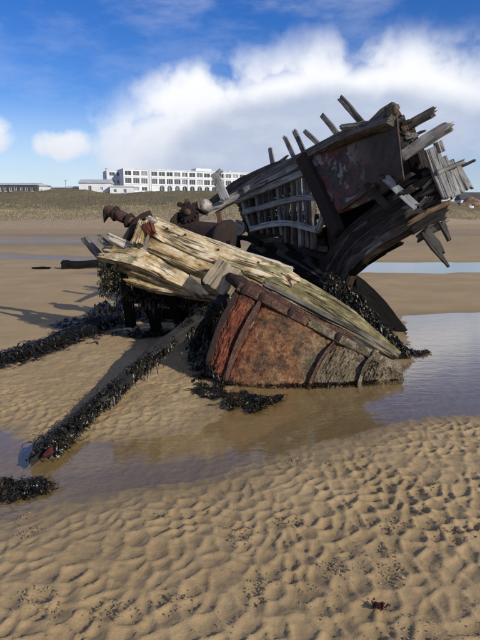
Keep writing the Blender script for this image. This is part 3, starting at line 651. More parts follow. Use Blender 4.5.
tb('hull_plank', [(126, 278, 7.14), (160, 285, 7.04), (195, 292, 6.92), (232, 300, 6.80)], [11, 16, 15, 10], .10, M_pale, rag=(.09, .06), **BP)
tb('split_strake', [(136, 254, 7.12), (158, 266, 7.0), (180, 282, 6.88), (198, 297, 6.78)], [3, 5, 6, 4], .06, M_greyw, rag=(.06, .06), erode=.008)
cap = tb('covering_board', [(147, 219, 7.38), (178, 231, 7.22), (215, 245, 7.02), (255, 259, 6.84), (292, 272, 6.68)], [6, 7, 7, 6, 4], .11, M_white, nrm=(-.1, -.35, .93), rag=(.04, .10), erode=.012, lump=.2)  # top lip, its sunlit brightness put into the paler wood colour
for px, py, Y in [(168, 228, 7.22), (186, 234, 7.12), (219, 249, 6.95), (259, 262, 6.78)]:
    c = P(px, py + 1.5, Y - .03); lathe('bolt', c, c + Vector((-.01, -.045, .02)), [(0, .013), (.8, .013), (1, .007)], M_rustd, bow, 10)
tb('splintered_plank', [(109, 237, 7.42), (128, 246, 7.25), (150, 256, 7.1)], [6, 9, 5], .07, M_white, rag=(.08, .05))
tb('splintered_plank', [(98, 236, 7.5), (108, 249, 7.42), (120, 262, 7.3)], [6, 11, 9], .06, M_greyw, rag=(.09, .04))
tb('splintered_plank', [(105, 240, 7.46), (114, 252, 7.4), (124, 264, 7.3)], [5, 8, 8], .06, M_greyw, nrm=(-.5, -.8, .3), rag=(.09, .04))
tb('loose_stake', [(83, 237, 7.75), (96, 252, 7.6), (112, 272, 7.45)], [5, 7, 6], .06, M_greyw, nrm=(-.4, -.9, .2), rag=(.05, .02))
tb('rust_stained_block', [(146, 221, 7.26), (136, 246, 7.10)], [13, 11], .10, M_pale, nrm=(-.4, -.85, .35), rag=(.05, .05), lump=.2, erode=.012)
tb('rust_lump', [(148, 224, 7.18), (152, 234, 7.1)], [8, 6], .09, M_rust, nrm=(-.4, -.85, .35), rag=(.03, .03), lump=.3, erode=.01)
tb('beam_end', [(232, 268, 6.60), (215, 292, 6.52)], [26, 25], .30, M_tan, nrm=(-.18, -.92, .32), rag=(.012, .015), lump=.08, erode=.007)
for i, (a, b, wpx) in enumerate([((262, 284), (398, 356), 5), ((270, 293), (392, 357), 4), ((282, 302), (384, 356), 4), ((296, 314), (372, 353), 4)]):
    m_ = ((a[0] + b[0]) / 2, (a[1] + b[1]) / 2 - 3, 6.2)
    tb('slat', [(*a, 6.45 - .05 * i), m_, (*b, 5.98 - .03 * i)], wpx, .05, (M_mid, M_green, M_dark, M_mid)[i], rag=(.05, .04))
# frames under the raised end, buried in the sand
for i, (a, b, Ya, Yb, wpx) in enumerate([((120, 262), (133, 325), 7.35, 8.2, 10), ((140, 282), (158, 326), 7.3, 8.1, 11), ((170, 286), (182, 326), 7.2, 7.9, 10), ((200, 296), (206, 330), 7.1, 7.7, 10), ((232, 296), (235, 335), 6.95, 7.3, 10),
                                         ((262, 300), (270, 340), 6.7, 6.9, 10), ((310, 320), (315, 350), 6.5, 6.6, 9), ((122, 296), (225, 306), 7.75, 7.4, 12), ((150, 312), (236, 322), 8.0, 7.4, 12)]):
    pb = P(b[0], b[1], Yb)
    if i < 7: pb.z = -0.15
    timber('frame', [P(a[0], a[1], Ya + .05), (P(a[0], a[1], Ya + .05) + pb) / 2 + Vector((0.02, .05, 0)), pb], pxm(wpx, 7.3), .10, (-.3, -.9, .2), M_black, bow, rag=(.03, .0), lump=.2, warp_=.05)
timber('fallen_plank', [P(112, 334, 8.0), P(150, 329, 8.0), P(178, 327, 8.0)], [.06, .14, .10], .07, (0, -.5, .86), M_pale, bow, rag=(.08, .05))

# ------------------------------------------------------------------ rusted iron bow plating
iron = thing('rusted_iron_plating', 'rust red iron bow plating with riveted ribs lying in the pool', 'iron plate', tuple(G(300, 384)))
TOP = [(238, 289, 6.02), (270, 305, 5.98), (330, 337, 5.9), (365, 354, 5.82), (401, 372, 5.74)]
BOT = [(208, 362, 5.52), (232, 382, 5.46), (300, 388, 5.46), (348, 387, 5.52), (405, 381, 5.66)]
topc = resample([P(*p) for p in TOP], 200); botc = resample([P(*p) for p in BOT], 200); botc[:, 2] -= 0.03
def plate_fn(ua, ub, bulge, sd_):
    def f(u, v):
        q = min(199, int((ua + (ub - ua) * u) * 199)); a = Vector(topc[q]); b = Vector(botc[q]); p = a.lerp(b, v)
        k = math.sin(math.pi * v) * bulge + 0.06 * (float(fbm(np.array(u * 4 + sd_), np.array(v * 4.0), sd_, 3)) - 0.5) + 0.05 * math.sin(math.pi * u) + 0.016 * math.floor(5 * float(fbm(np.array(u * 7 + sd_), np.array(v * 8.0), sd_ + 2, 4))) / 2 + 0.022 * (float(fbm(np.array(u * 26 + sd_), np.array(v * 26.0), sd_ + 4, 2)) - 0.5)
        p = p + Vector((-.05, -.85, .45)) * k
        if u == 0 and ua == 0: p += Vector((0.05, 0, 0)) * (float(fbm(np.array(v * 9), np.array(1.0), 3, 3)) - 0.5) * 2
        if v > .9: p.z += 0.02 * (float(fbm(np.array((ua + u) * 14), np.array(2.0), 6, 3)) - 0.5)
        return p
    return f
NI = (-.05, -.85, .5)
USTR = [0, .215, .545, .80, 1.0]
for i, m_ in enumerate((M_plate,) * 4):
    sheet('panel', plate_fn(USTR[i] + .002, USTR[i + 1] - .002, .06, 40 + i), 64, 64, .03, NI, m_, iron, (USTR[i], USTR[i + 1]))
for i, u in enumerate(USTR[1:4]):
    q = int(u * 199); a = Vector(topc[q]); b = Vector(botc[q]); o = Vector((-.03, -.07, .04))
    rb = timber('rib', [a + o * .6, a.lerp(b, .5) + o * 1.7, b + o * .5], [.035, .03, .04], .10, (-.05, -.85, .5), (M_rustg, M_rustg, M_rustb)[i], iron, rag=(.02, .02), lump=.16, erode=.012)
timber('edge_bar', [Vector(topc[0]) + Vector((0, -.03, .0)), Vector(topc[0]).lerp(Vector(botc[0]), .5) + Vector((-.02, -.09, .03)), Vector(botc[0])], .05, .05, NI, M_rustd, iron, rag=(.01, .01), lump=.15)
tp = [Vector(q) for q in topc[::10]] + [Vector(topc[-1])]
def pipe(name, pts, r, m, parent, off=(0, 0, 0), lump=.1):
    return timber(name, [q + Vector(off) for q in pts], r * 1.9, r * 1.9, NI, m, parent, rag=(.012, .012), rough=.006, lump=lump, erode=.009)
pipe('top_pipe', tp[:9], .052, M_rustg, iron, (0, -.05, .03)); pipe('top_pipe', tp[8:], .05, M_rustb, iron, (0, -.055, .025))
pipe('upper_flange', tp[1:14], .038, M_rustg, iron, (.02, .04, .085), .2)
for u in (.06, .2, .34, .54, .80):
    q = int(u * 199); T_ = Vector(topc[min(199, q + 8)]) - Vector(topc[max(0, q - 8)]); T_.normalize(); c = Vector(topc[q]) + Vector((0, -.05, .03))
    lathe('collar', c - T_ * .03, c + T_ * .03, [(0, .05), (.1, .072), (.9, .072), (1, .05)], M_rustd if u < .6 else M_rustb, iron, 16, .12)
a = P(243, 284, 6.18); b = P(229, 277, 6.4); lathe('pipe_stub', a, b, [(0, .07), (.3, .075), (.7, .06), (1, .055)], M_rustd, iron, 16, .12)
timber('keel_bar', [Vector(q) + Vector((0, -.02, .0)) for q in botc[20::20]] + [Vector(botc[-1])], .07, .07, (0, -.9, .4), M_rustd, iron, rag=(.02, .02), lump=.2)

# ------------------------------------------------------------------ windlass shaft and winch beyond the bow
wl = thing('windlass_shaft', 'rusty collared windlass shaft jutting out left of the bleached bow', 'windlass', tuple(P(130, 232, 7.5)))
a, b = P(106, 209, 7.75), P(166, 238, 7.35); r = pxm(5, 7.5)
lathe('shaft', a, b, [(0, r * .7), (.03, r * 1.1), (.14, r * 1.15), (.15, r * .8), (.2, r * .8), (.21, r * 1.2), (.33, r * 1.2), (.34, r * .85), (.5, r * .9), (1, r * .9)], M_rustg, wl, 18, .12)
for f in (.17, .40, .52): c = a.lerp(b, f); T_ = (b - a).normalized(); lathe('collar', c - T_ * .022, c + T_ * .022, [(0, r * 1.0), (.1, r * 1.5), (.9, r * 1.45), (1, r * 1.0)], M_rustd, wl, 16, .14)
lathe('pointed_lug', P(108, 209, 7.72), P(104, 223, 7.72), [(0, r * .7), (.2, r * .95), (.55, r * .55), (1, .004)], M_rustd, wl, 12, .1)
timber('bracket', [P(152, 214, 7.45), P(142, 219, 7.42), P(133, 230, 7.36), P(124, 243, 7.3)], [.06, .10, .11, .08], .06, (-.5, -.8, .2), M_rustd, wl, rag=(.01, .02))
win = thing('rusty_winch', 'dark rusty winch drum and gear behind the bleached timber', 'winch', tuple(P(208, 245, 8.0)))
lathe('drum', P(176, 226, 8.1), P(228, 243, 7.7), [(0, .06), (.02, .20), (.06, .20), (.08, .11), (.2, .12), (.5, .17), (.8, .22), (.86, .24), (.88, .30), (.95, .30), (1, .1)], M_rustd, win, 22, .08)
c = P(190, 213, 7.95); ax = Vector((-.35, -.9, .15)).normalized()
gw = lathe('gear_wheel', c, c + ax * .06, [(0, .05), (.05, .115), (.95, .115), (1, .09)], M_rustd, win, 24, .06)
lathe('hub', c + ax * .05, c + ax * .12, [(0, .05), (.8, .045), (1, .02)], M_rustg, win, 14, .1)
u_ = ax.orthogonal().normalized(); v_ = ax.cross(u_)
for k in range(13):
    d_ = u_ * math.cos(k * 6.283 / 13) + v_ * math.sin(k * 6.283 / 13)
    timber('gear_tooth', [c + d_ * .10 + ax * .03, c + d_ * .145 + ax * .03], .03, .05, ax, M_rustd, win, rag=(0, .006), K=12)
for i, (p, q, wq) in enumerate([((181, 238, 8.0), (187, 199, 8.05), .05), ((199, 242, 7.9), (196, 202, 8.0), .05), ((224, 244, 7.8), (218, 212, 7.9), .06), ((178, 204, 8.02), (208, 214, 7.98), .05), ((183, 222, 7.98), (226, 232, 7.7), .06)]):
    timber('cheek_bar', [P(*p), P(*q)], wq, .05, (-.2, -.95, .1), M_rustd if i % 2 else M_rustg, win, rag=(.02, .02), lump=.2)
for i, (px, dz) in enumerate([(185, 0), (205, 0), (225, 0)]):
    top = P(px, 240, 8.0 - .15 * i); timber('support', [top, Vector((top.x, top.y + .1, -.15))], .10, .09, (-.3, -.9, .1), M_black, win, rag=(.02, 0))
def ball(name, c, r, m, label, cat):
    V = []; F = []; n = 14
    for j in range(n + 1):
        for i in range(20):
            th = math.pi * j / n; ph = 6.283 * i / 20; d = 1 + .16 * (float(vn(np.array(i * .6), np.array(j * .8), 4)) - .5); V.append((r * d * math.sin(th) * math.cos(ph), r * d * math.sin(th) * math.sin(ph), r * d * math.cos(th)))
    for j in range(n):
        for i in range(20): F.append((j * 20 + i, (j + 1) * 20 + i, (j + 1) * 20 + (i + 1) % 20, j * 20 + (i + 1) % 20))
    o = link(name, mesh(name, V, F), m); o.location = c; return tag(o, label, cat)
ball('round_float', P(206, 206, 7.88), pxm(6.2, 7.9), plain('weathered_float', (0.36, 0.33, 0.28), .9, .35, 14), 'pale round float wedged on the rusty winch', 'float')

# ------------------------------------------------------------------ the standing stern
st = thing('stern_section', 'dark upturned stern of the wreck with exposed ribs and broken planks', 'shipwreck', tuple(G(352, 338)))
def YD(px): return 9.9 - (px - 235) * 0.0185
NS = (-.82, -.57, .06)
def ts(name, pts, wpx, th, m, nrm=NS, dy=0.0, **kw):
    pp = [(p[0], p[1], (p[2] if len(p) > 2 else YD(p[0])) + dy) for p in pts]
    wd = [pxm(q, p[2]) for q, p in zip(wpx, pp)] if isinstance(wpx, (list, tuple)) else pxm(wpx, pp[0][2])
    return timber(name, [P(*p) for p in pp], wd, th, nrm, m, st, **kw)
# outer planking behind the ribs, following the stringers, with gaps low on the right
UP = [(236, 201), (262, 190), (306, 172)]; LO = [(254, 250), (285, 248), (330, 262)]
for k in range(11):
    f = (k + .5) / 11
    pts = [(a[0] + (b[0] - a[0]) * f, a[1] + (b[1] - a[1]) * f) for a, b in zip(UP, LO)]
    if k == 3: pts = [pts[0], pts[1], (pts[1][0] + 14, pts[1][1] - 4)]
    ts('hull_plank', pts, 5.0 if k != 4 else 4.0, .05, M_dark if k % 3 else M_mid, dy=.22, rag=(.04, .03))
# stringers
ts('stringer', [(234, 201), (262, 190), (307, 171)], 6, .07, M_blue, dy=-.02)
ts('stringer', [(243, 213), (268, 206), (290, 200), (323, 197)], 5.2, .07, M_blue, dy=-.02)
ts('stringer', [(251, 230), (268, 225), (288, 223), (318, 230)], 5.2, .07, M_blue, dy=-.02)
ts('breast_hook', [(325, 202), (324, 214), (318, 231)], 5.5, .06, M_blue, dy=-.05)
for i, (xt, xb) in enumerate([(243, 254), (250, 258), (257, 264), (264, 270), (271, 276), (279, 283), (286, 290), (293, 297), (299, 304), (305, 311), (311, 316)]):
    yt = np.interp(xt, [236, 262, 307, 320], [201, 191, 173, 180]); yb_ = 232 + (xb - 250) * .12 if i < 6 else 238 + (xb - 285) * .25
    ts('rib', [(xt, yt), ((xt + xb) / 2 - 1, (yt + yb_) / 2), (xb - (2 if i > 5 else 0), yb_ + (4 if i > 5 else 0))], 3.6, .09, (M_greyw, M_mid, M_blue)[i % 3], dy=.09, rag=(.01, .03))
# gunwale and rail planks, running out broken to the left
ts('gunwale', [(213, 210), (262, 180), (312, 154), (352, 134), (394, 121)], [6, 8, 9, 9, 8], .14, M_mid, nrm=(-.7, -.6, .35), dy=.02, warp_=.004)
ts('rail_plank', [(176, 231, 8.9), (215, 208, 9.3), (262, 183), (309, 160)], [6, 7, 7, 5], .06, M_greyw, dy=-.10, rag=(.06, .04))
ts('rail_plank', [(229, 200), (262, 183), (312, 163)], [5, 6, 5], .06, M_blue, dy=-.05, rag=(.06, .04))
ts('rail_plank', [(210, 203), (240, 183), (283, 162)], [6, 9, 6], .06, M_mid, dy=.16, rag=(.08, .10))
ts('rail_plank', [(240, 188), (268, 172), (288, 158)], [5, 7, 5], .05, M_greyw, dy=.22, rag=(.08, .12))
ts('rail_plank', [(300, 160), (330, 142), (356, 130)], [4, 5, 4], .05, M_mid, dy=.18, rag=(.05, .05))
ts('leaning_post', [(214, 173, 9.1), (218, 182, 9.1), (226, 200, 9.1)], [7, 8, 8], .07, M_lgrey, nrm=(-.3, -.95, 0), rag=(.03, .02))
ts('leaning_post', [(213, 178, 9.12), (222, 170, 9.12)], [5, 4], .06, M_lgrey, nrm=(-.3, -.95, 0), rag=(.03, .02))
for x0, y0, x1, y1, wq in [(274, 172, 270, 148, 4), (296, 160, 284, 136, 4), (306, 156, 294, 131, 4.2), (320, 146, 305, 131, 4.2), (338, 134, 323, 115, 5), (364, 124, 341, 98, 6.5)]:
    ts('stanchion', [(x0, y0), (x1, y1)], [wq, wq * .9], .06, M_greyw, nrm=(-.5, -.85, 0), dy=.20, rag=(.02, .02))
ts('bracket', [(262, 244), (246, 238), (238, 239), (239, 248)], [6, 5, 5, 4], .06, M_black, dy=-.1, rag=(.01, .01))
ts('bracket', [(236, 222), (243, 228), (228, 240)], [5, 9, 4], .05, M_greyw, dy=.1, rag=(.02, .02))
# dark stern post and peeling steel
ts('stern_post', [(303, 156), (318, 188), (330, 216), (338, 234)], [12, 14, 14, 12], .13, M_rustd, dy=-.08, rag=(.02, .02), lump=.04)
ca, cb_, cc, cd = P(307, 155, 8.5), P(396, 113, 6.98), P(404, 180, 6.95), P(338, 214, 7.95)
def pf(u, v):
    top = ca.lerp(cb_, u); bot = cd.lerp(cc, u); p = top.lerp(bot, v)
    p = p + Vector((.76, .64, 0)) * (.16 * math.sin(math.pi * u) * (1 - .3 * v) + .05 * (float(fbm(np.array(u * 4), np.array(v * 3), 71, 3)) - .5)); p.z += .05 * math.sin(math.pi * u) * (1 - v); return p
sheet('steel_plate', pf, 40, 24, .025, NS, M_peel, st)
ts('plate_edge', [(341, 210, 7.93), (360, 196, 7.62), (376, 184, 7.42)], 3, .05, M_rustw, rag=(.01, .05))
# interior behind and below the plate, its shade painted in as black timber
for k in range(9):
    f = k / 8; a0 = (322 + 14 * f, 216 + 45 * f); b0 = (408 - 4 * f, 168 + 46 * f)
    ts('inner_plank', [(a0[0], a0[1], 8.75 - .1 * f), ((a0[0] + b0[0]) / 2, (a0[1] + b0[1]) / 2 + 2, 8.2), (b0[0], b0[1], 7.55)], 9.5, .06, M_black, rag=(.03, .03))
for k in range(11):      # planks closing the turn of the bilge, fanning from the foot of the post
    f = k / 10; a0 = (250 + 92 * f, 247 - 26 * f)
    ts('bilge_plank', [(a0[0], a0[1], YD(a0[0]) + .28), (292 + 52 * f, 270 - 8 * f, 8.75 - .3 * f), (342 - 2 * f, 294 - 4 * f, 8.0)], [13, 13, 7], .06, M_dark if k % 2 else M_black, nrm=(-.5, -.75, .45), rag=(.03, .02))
for k in range(4):
    f = k / 3
    ts('deadwood', [(378 + 6 * f, 212 + 14 * f, 7.75), (408, 198 + 16 * f, 7.5), (438 - 2 * f, 180 + 18 * f, 7.35)], [17, 19, 18], .22, M_dark, nrm=(-.1, -.97, .1), rag=(.05, .06))
# keel timbers sweeping up to the right
KU = [(322, 268, 8.15), (340, 240, 7.95), (368, 216, 7.7), (398, 194, 7.4), (416, 180, 7.25)]; KL = [(347, 292, 7.75), (358, 268, 7.65), (380, 249, 7.45), (408, 232, 7.25), (426, 220, 7.12)]
for k in range(12):
    f = k / 11; e = random.uniform(-4, 7)
    pts = [tuple(a + (b - a) * f for a, b in zip(p, q)) for p, q in zip(KU, KL)]
    pts[-1] = (pts[-1][0] + e, pts[-1][1] - e * .7, pts[-1][2])
    ts('keel_timber', pts, [5, 6, 6.5, 6.5, 5], .16 if k % 2 else .11, (M_dark, M_dark, M_mid, M_dark, M_mid, M_mid, M_dark, M_mid, M_greyw, M_mid, M_greyw, M_rustw)[k], nrm=(-.2, -.9, .1), rag=(.04, .12))
for a, b in [((352, 275), (366, 262)), ((366, 262), (386, 250)), ((384, 249), (402, 240))]:
    ts('keel_shoe', [(*a, 7.66), (*b, 7.5)], 7, .08, M_black, nrm=(-.1, -.95, -.2), rag=(.03, .08))
# foot of the post runs into the sand behind the fallen side
for i, (p, q) in enumerate([((344, 286, 7.9), Vector((1.36, 7.7, -.2))), ((350, 280, 7.8), Vector((1.55, 7.6, -.2))), ((338, 284, 8.05), Vector((1.15, 7.9, -.2)))]):
    timber('foot_timber', [P(*p), q], .17, .15, (-.2, -.95, 0), M_black, st, rag=(.02, 0))
# broken stack of plank ends on the right
for p, q, wq, m_, Yq in [((392, 182), (422, 163), 6, M_greyw, 7.25), ((396, 189), (437, 171), 7, M_mid, 7.2), ((398, 198), (440, 177), 8, M_mid, 7.15), ((404, 206), (444, 184), 7, M_greyw, 7.12),
                         ((402, 217), (447, 194), 8, M_mid, 7.08), ((405, 225), (450, 202), 6, M_rustw, 7.02), ((410, 232), (450, 210), 9, M_dark, 7.0), ((416, 240), (446, 224), 9, M_mid, 7.02), ((412, 228), (446, 219), 6, M_dark, 7.15), ((408, 212), (440, 202), 9, M_dark, 7.3), ((398, 192), (432, 186), 12, M_dark, 7.4)]:
    ts('broken_plank', [(*p, Yq + .12), ((p[0] + q[0]) / 2, (p[1] + q[1]) / 2 - 1.5, Yq + .03), (*q, Yq - .04)], [wq * .8, wq, wq * .8], .09, m_, nrm=(.1, -.95, .2), rag=(.05, .12), lump=.12)
ts('hanging_plank', [(424, 230, 7.0), (436, 246, 6.97), (447, 262, 6.95)], [10, 11, 6], .06, M_dark, nrm=(.1, -.98, 0), rag=(.03, .22))
ts('hanging_plank', [(441, 222, 6.98), (449, 241, 6.96)], [7, 3], .05, M_mid, nrm=(.3, -.95, 0), rag=(.03, .06))
ts('hanging_plank', [(440, 254, 6.99), (450, 268, 6.97)], [5, 2], .04, M_dark, nrm=(.1, -.98, 0), rag=(.02, .06))
ts('loose_plank', [(385, 178, 7.2), (400, 192, 7.1), (417, 207, 7.0)], 8, .05, M_blue, nrm=(-.1, -.98, .1), rag=(.03, .03))
ts('loose_plank', [(366, 183, 7.5), (378, 197, 7.45), (390, 210, 7.4)], 8, .05, M_dark, nrm=(-.3, -.9, .1), rag=(.03, .03))
ts('loose_plank', [(377, 176, 7.4), (392, 184, 7.3), (400, 178, 7.25)], 5, .05, M_mid, nrm=(-.3, -.9, .1), rag=(.03, .03))
# pale planks on the outer corner
for p, q, wq, Yq in [((431, 147), (449, 197), 15, 6.95), ((441, 157), (457, 198), 10, 7.0), ((449, 161), (464, 195), 9, 7.04), ((456, 164), (471, 190), 6, 7.08)]:
    ts('corner_plank', [(*p, Yq), ((p[0] + q[0]) / 2, (p[1] + q[1]) / 2, Yq - .02), (*q, Yq - .03)], [wq * .9, wq, wq * .9], .05, M_lgrey, nrm=(.1, -.98, .1), teeth=2.6, rag=(.02, .05), lump=.08)
ts('batten', [(436, 173, 6.88), (465, 161, 6.95)], 4, .05, M_greyw, nrm=(.4, -.9, .2), rag=(.02, .04))
ts('batten', [(458, 168, 7.15), (475, 160, 7.2)], 3, .04, M_dark, nrm=(.4, -.9, .2), rag=(.02, .04))
ts('block', [(437, 142, 6.95), (441, 153, 6.95)], 6, .08, M_greyw, nrm=(.3, -.9, .2), rag=(.01, .01))
# frames and projecting planks at the top corner
for p, q, wq, m_ in [((388, 106), (408, 178), 9, M_dark), ((398, 116), (418, 172), 9, M_dark), ((408, 124), (428, 170), 8, M_mid), ((402, 130), (412, 150), 7, M_lgrey), ((414, 150), (432, 184), 9, M_black), ((404, 150), (422, 192), 12, M_black)]:
    ts('corner_frame', [(*p, 7.3), ((p[0] + q[0]) / 2, (p[1] + q[1]) / 2, 7.26), (*q, 7.25)], wq, .14, m_, nrm=(-.3, -.95, 0), rag=(.05, .05), lump=.12)
ts('projecting_plank', [(400, 158, 7.2), (425, 141, 7.08), (453, 123, 6.95)], [9, 11, 10], .07, M_greyw, nrm=(-.1, -.9, .4), rag=(.03, .08))
ts('projecting_plank', [(392, 136, 7.3), (415, 122, 7.2), (436, 111, 7.1)], [7, 8, 8], .08, M_mid, nrm=(-.1, -.9, .4), rag=(.03, .08))
ts('projecting_plank', [(370, 126, 7.5), (384, 114, 7.4), (397, 105, 7.3)], [6, 9, 8], .09, M_mid, nrm=(-.2, -.9, .4), rag=(.03, .07))
ts('projecting_plank', [(341, 128, 7.8), (368, 125, 7.5), (398, 123, 7.2)], [5, 6, 5], .07, M_greyw, nrm=(-.3, -.8, .5), rag=(.02, .04))
ts('projecting_plank', [(394, 107, 7.3), (402, 122, 7.25), (406, 132, 7.2)], 6, .06, M_rustw, nrm=(-.3, -.8, .5), rag=(.04, .04))
for i in range(14):
    x = random.uniform(378, 424); y = 112 + (x - 378) * .45 + random.uniform(-3, 26); an = random.uniform(-.9, .5); l = random.uniform(5, 13)
    ts('splinter', [(x, y, 7.22), (x + l * math.cos(an), y + l * math.sin(an), 7.15)], random.uniform(2, 4.5), .04, random.choice([M_mid, M_greyw, M_dark]), nrm=(-.2, -.95, .1), rag=(.03, .05))
for i in range(16):
    f = random.random(); x = 392 + 52 * f + random.uniform(-4, 4); y = 196 + random.uniform(-14, 26) - 14 * f; an = random.uniform(-.9, -.2); l = random.uniform(7, 18)
    ts('splinter', [(x, y, 7.08), (x + l * math.cos(an), y + l * math.sin(an), 6.98)], random.uniform(2, 4), .04, random.choice([M_mid, M_greyw, M_dark, M_rustw]), nrm=(0, -.95, .1), rag=(.03, .06))

# ------------------------------------------------------------------ loose slabs and beams
sl = tag(timber('prop_slab', [P(347, 279, 7.95), P(374, 303, 8.05), Vector(G(400, 331)) + Vector((0, 0, -.06))], pxm(17, 8), .14, (-.45, -.6, .6), M_black, None, rag=(.03, .03)), 'wide black slab propping the stern, foot on the sand by the pool', 'timber')
BEAMS = {}
def beam(name, label, pts, r, m, seed):
    o = timber(name, pts, [r * .7, r * 1.7, r * 2.1, r * 2.1, r * 2.0], [r * .9, r * 1.7, r * 2.0, r * 2.0, r * 2.0], (0, -.4, .9), m, None, rag=(.16, .03), lump=.16, warp_=.03, rough=.008, K=24)
    return tag(o, label, 'beam')
B1 = [Vector(G(31, 472)) + Vector((0, 0, .03)), P(95, 408, 4.5), P(160, 352, 5.58), P(226, 296, 6.48)]
beam('weed_covered_beam', 'long weed covered beam slanting down to the left foreground pool', B1, .055, M_dark, 1)
tipw = timber('splintered_tip', [B1[0] + Vector((.06, .05, .05)), B1[0] + Vector((.11, .11, .08))], [.015, .035], .015, (0, -.5, .85), M_redweed, None, rag=(.03, .02)); tag(tipw, 'small red painted splinter on the tip of the weed covered beam', 'splinter')
B2 = [Vector((-3.3, 5.6, -.02)), Vector((-2.66, 6.25, .0)), Vector((-2.2, 7.6, .02)), Vector((-1.75, 9.0, .04)), Vector((-1.3, 9.9, .06))]
beam('weed_covered_beam', 'black weed covered beam lying on the sand at the left edge', B2, .11, M_black, 2)
B3 = [P(326, 280, 7.1), P(352, 305, 6.85), P(378, 335, 6.62), Vector(G(402, 358)) + Vector((0, 0, -.03))]
tag(timber('weed_covered_timber', B3, [.20, .30, .28, .15], .14, (-.1, -.7, .7), M_black, None, rag=(.03, .03)), 'black weed draped timber sloping into the pool right of the plating', 'timber')
tag(timber('driftwood_log', [Vector((-5.55, 18.0, .12)), Vector((-5.0, 18.1, .16)), Vector((-3.9, 18.3, .24))], [.36, .22, .20], [.28, .17, .16], (0, -.3, .95), M_black, None, rag=(.06, .06), lump=.15), 'dark log lying on wet sand beyond the left end of the wreck', 'log')
tag(timber('driftwood_stick', [Vector((-6.5, 18.0, .05)), Vector((-5.9, 18.05, .05))], .09, .06, (0, -.3, .95), M_black, None, rag=(.1, .1), lump=.3), 'thin dark stick on the sand left of the dark log', 'stick')

# ------------------------------------------------------------------ seaweed
def weed(name, starts, n, length, width, m, seed, caps=(), spread=1.0, flat=False):
    """ribbons that fall from their starts, slide over the beams and lie on the sand"""
    q = np.random.default_rng(seed); V = []; F = []; A = np.array([tuple(s) for s in starts]); idx = q.integers(0, len(A), n); p = A[idx] + q.normal(0, .012, (n, 3))
    d = q.normal(0, 1, (n, 3)) * (1, 1, .25 if flat else .8); d /= np.linalg.norm(d, axis=1)[:, None]
    L = length * q.uniform(.3, 1.0, n) * np.where(q.random(n) < .12, 1.9, 1.0); seg = 6; wv = width * q.uniform(.35, 1.7, n); pts = [p.copy()]; side = np.cross(d, (0, 0, 1.0)); side /= np.linalg.norm(side, axis=1)[:, None] + 1e-9
    sides = [side]
    for k in range(seg):
        d = d + np.array((0, 0, -.55)) + q.normal(0, .30, (n, 3)) * spread; d /= np.linalg.norm(d, axis=1)[:, None]; p = p + d * (L / seg)[:, None]
        for (a, b, r) in caps:
            a_ = np.array(tuple(a)); e = np.array(tuple(b)) - a_; t = np.clip(((p - a_) @ e) / (e @ e), 0, 1); c = a_ + t[:, None] * e; o = p - c; dist = np.linalg.norm(o, axis=1); k_ = dist < r
            p[k_] = c[k_] + o[k_] / (dist[k_, None] + 1e-6) * r
        g = ground_h(p[:, 0], p[:, 1]); g = np.maximum(g, -.004) + .006 + q.uniform(0, .016, n); on = p[:, 2] < g; p[on, 2] = g[on]; d[on, 2] *= .1
        s2 = np.cross(d, (0, 0, 1.0)); s2 /= np.linalg.norm(s2, axis=1)[:, None] + 1e-9; s2 = s2 + q.normal(0, .22, (n, 3)); pts.append(p.copy()); sides.append(s2)
    for i in range(n):
        b = len(V)
        for k in range(seg + 1):
            w_ = wv[i] * (1.0 if 0 < k < seg else .35) * (1 + .5 * math.sin(k * 2.1 + i)); c = pts[k][i]; s_ = sides[k][i] * w_ / 2; V.append(c - s_); V.append(c + s_ + (0, 0, .003))
        for k in range(seg): F.append((b + 2 * k, b + 2 * k + 1, b + 2 * k + 3, b + 2 * k + 2))
    return link(name, mesh(name, V, F), m)
def along(pts, r, f0, f1, n, seed, up=.6):
    q = np.random.default_rng(seed); c = resample(pts, 60); out = []
    for _ in range(n): u = f0 + (f1 - f0) * q.random(); p = c[int(u * 59)]; a = q.uniform(-1.3, 1.3); out.append((p[0] + math.sin(a) * r, p[1] - .1 * r, p[2] + math.cos(a) * r))
    return out
def caps_of(pts, r): c = resample(pts, 10); return [(c[i], c[i + 1], r) for i in range(9)]
def stuff(o, label): o['kind'] = 'stuff'; return tag(o, label, 'seaweed')
stuff(weed('seaweed', [s_ for s_ in along(B1, .06, .06, .93, 1600, 1) if vn(np.array(s_[1] * 5.0), np.array(s_[0] * 3.0), 5) > .25], 5600, .095, .008, M_weed, 11, caps_of(B1, .060), .7), 'black bladderwrack hanging along the slanting foreground beam')
stuff(weed('seaweed', along(B2, .10, .0, 1.0, 800, 2), 9000, .17, .015, M_weed, 12, caps_of(B2, .10), .8), 'black bladderwrack covering the beam at the left edge')
stuff(weed('seaweed', along(B3, .13, .05, 1.0, 400, 3), 2400, .12, .011, M_weed, 13, caps_of(B3, .10), .7), 'black bladderwrack draped over the timber right of the plating')
def patch(px0, px1, py0, py1, n, seed, h=.02):
    q = np.random.default_rng(seed); out = []
    for _ in range(n):
        r_ = math.sqrt(q.random()); a = q.uniform(0, 6.283); p = G((px0 + px1) / 2 + r_ * math.cos(a) * (px1 - px0) / 2, (py0 + py1) / 2 + r_ * math.sin(a) * (py1 - py0) / 2); out.append((p.x, p.y, max(gz(p.x, p.y), 0) + h * q.random()))
    return out
def clump(label, boxes_, n, length, width, seed, h=.03, m=None):
    s_ = []
    for i, bx in enumerate(boxes_): s_ += patch(*bx, max(6, 60 // len(boxes_)), seed + i, h)
    o = weed('seaweed_clump', s_, n, length, width, m or M_weed, seed, (), 1.2, True); return tag(o, label, 'seaweed')
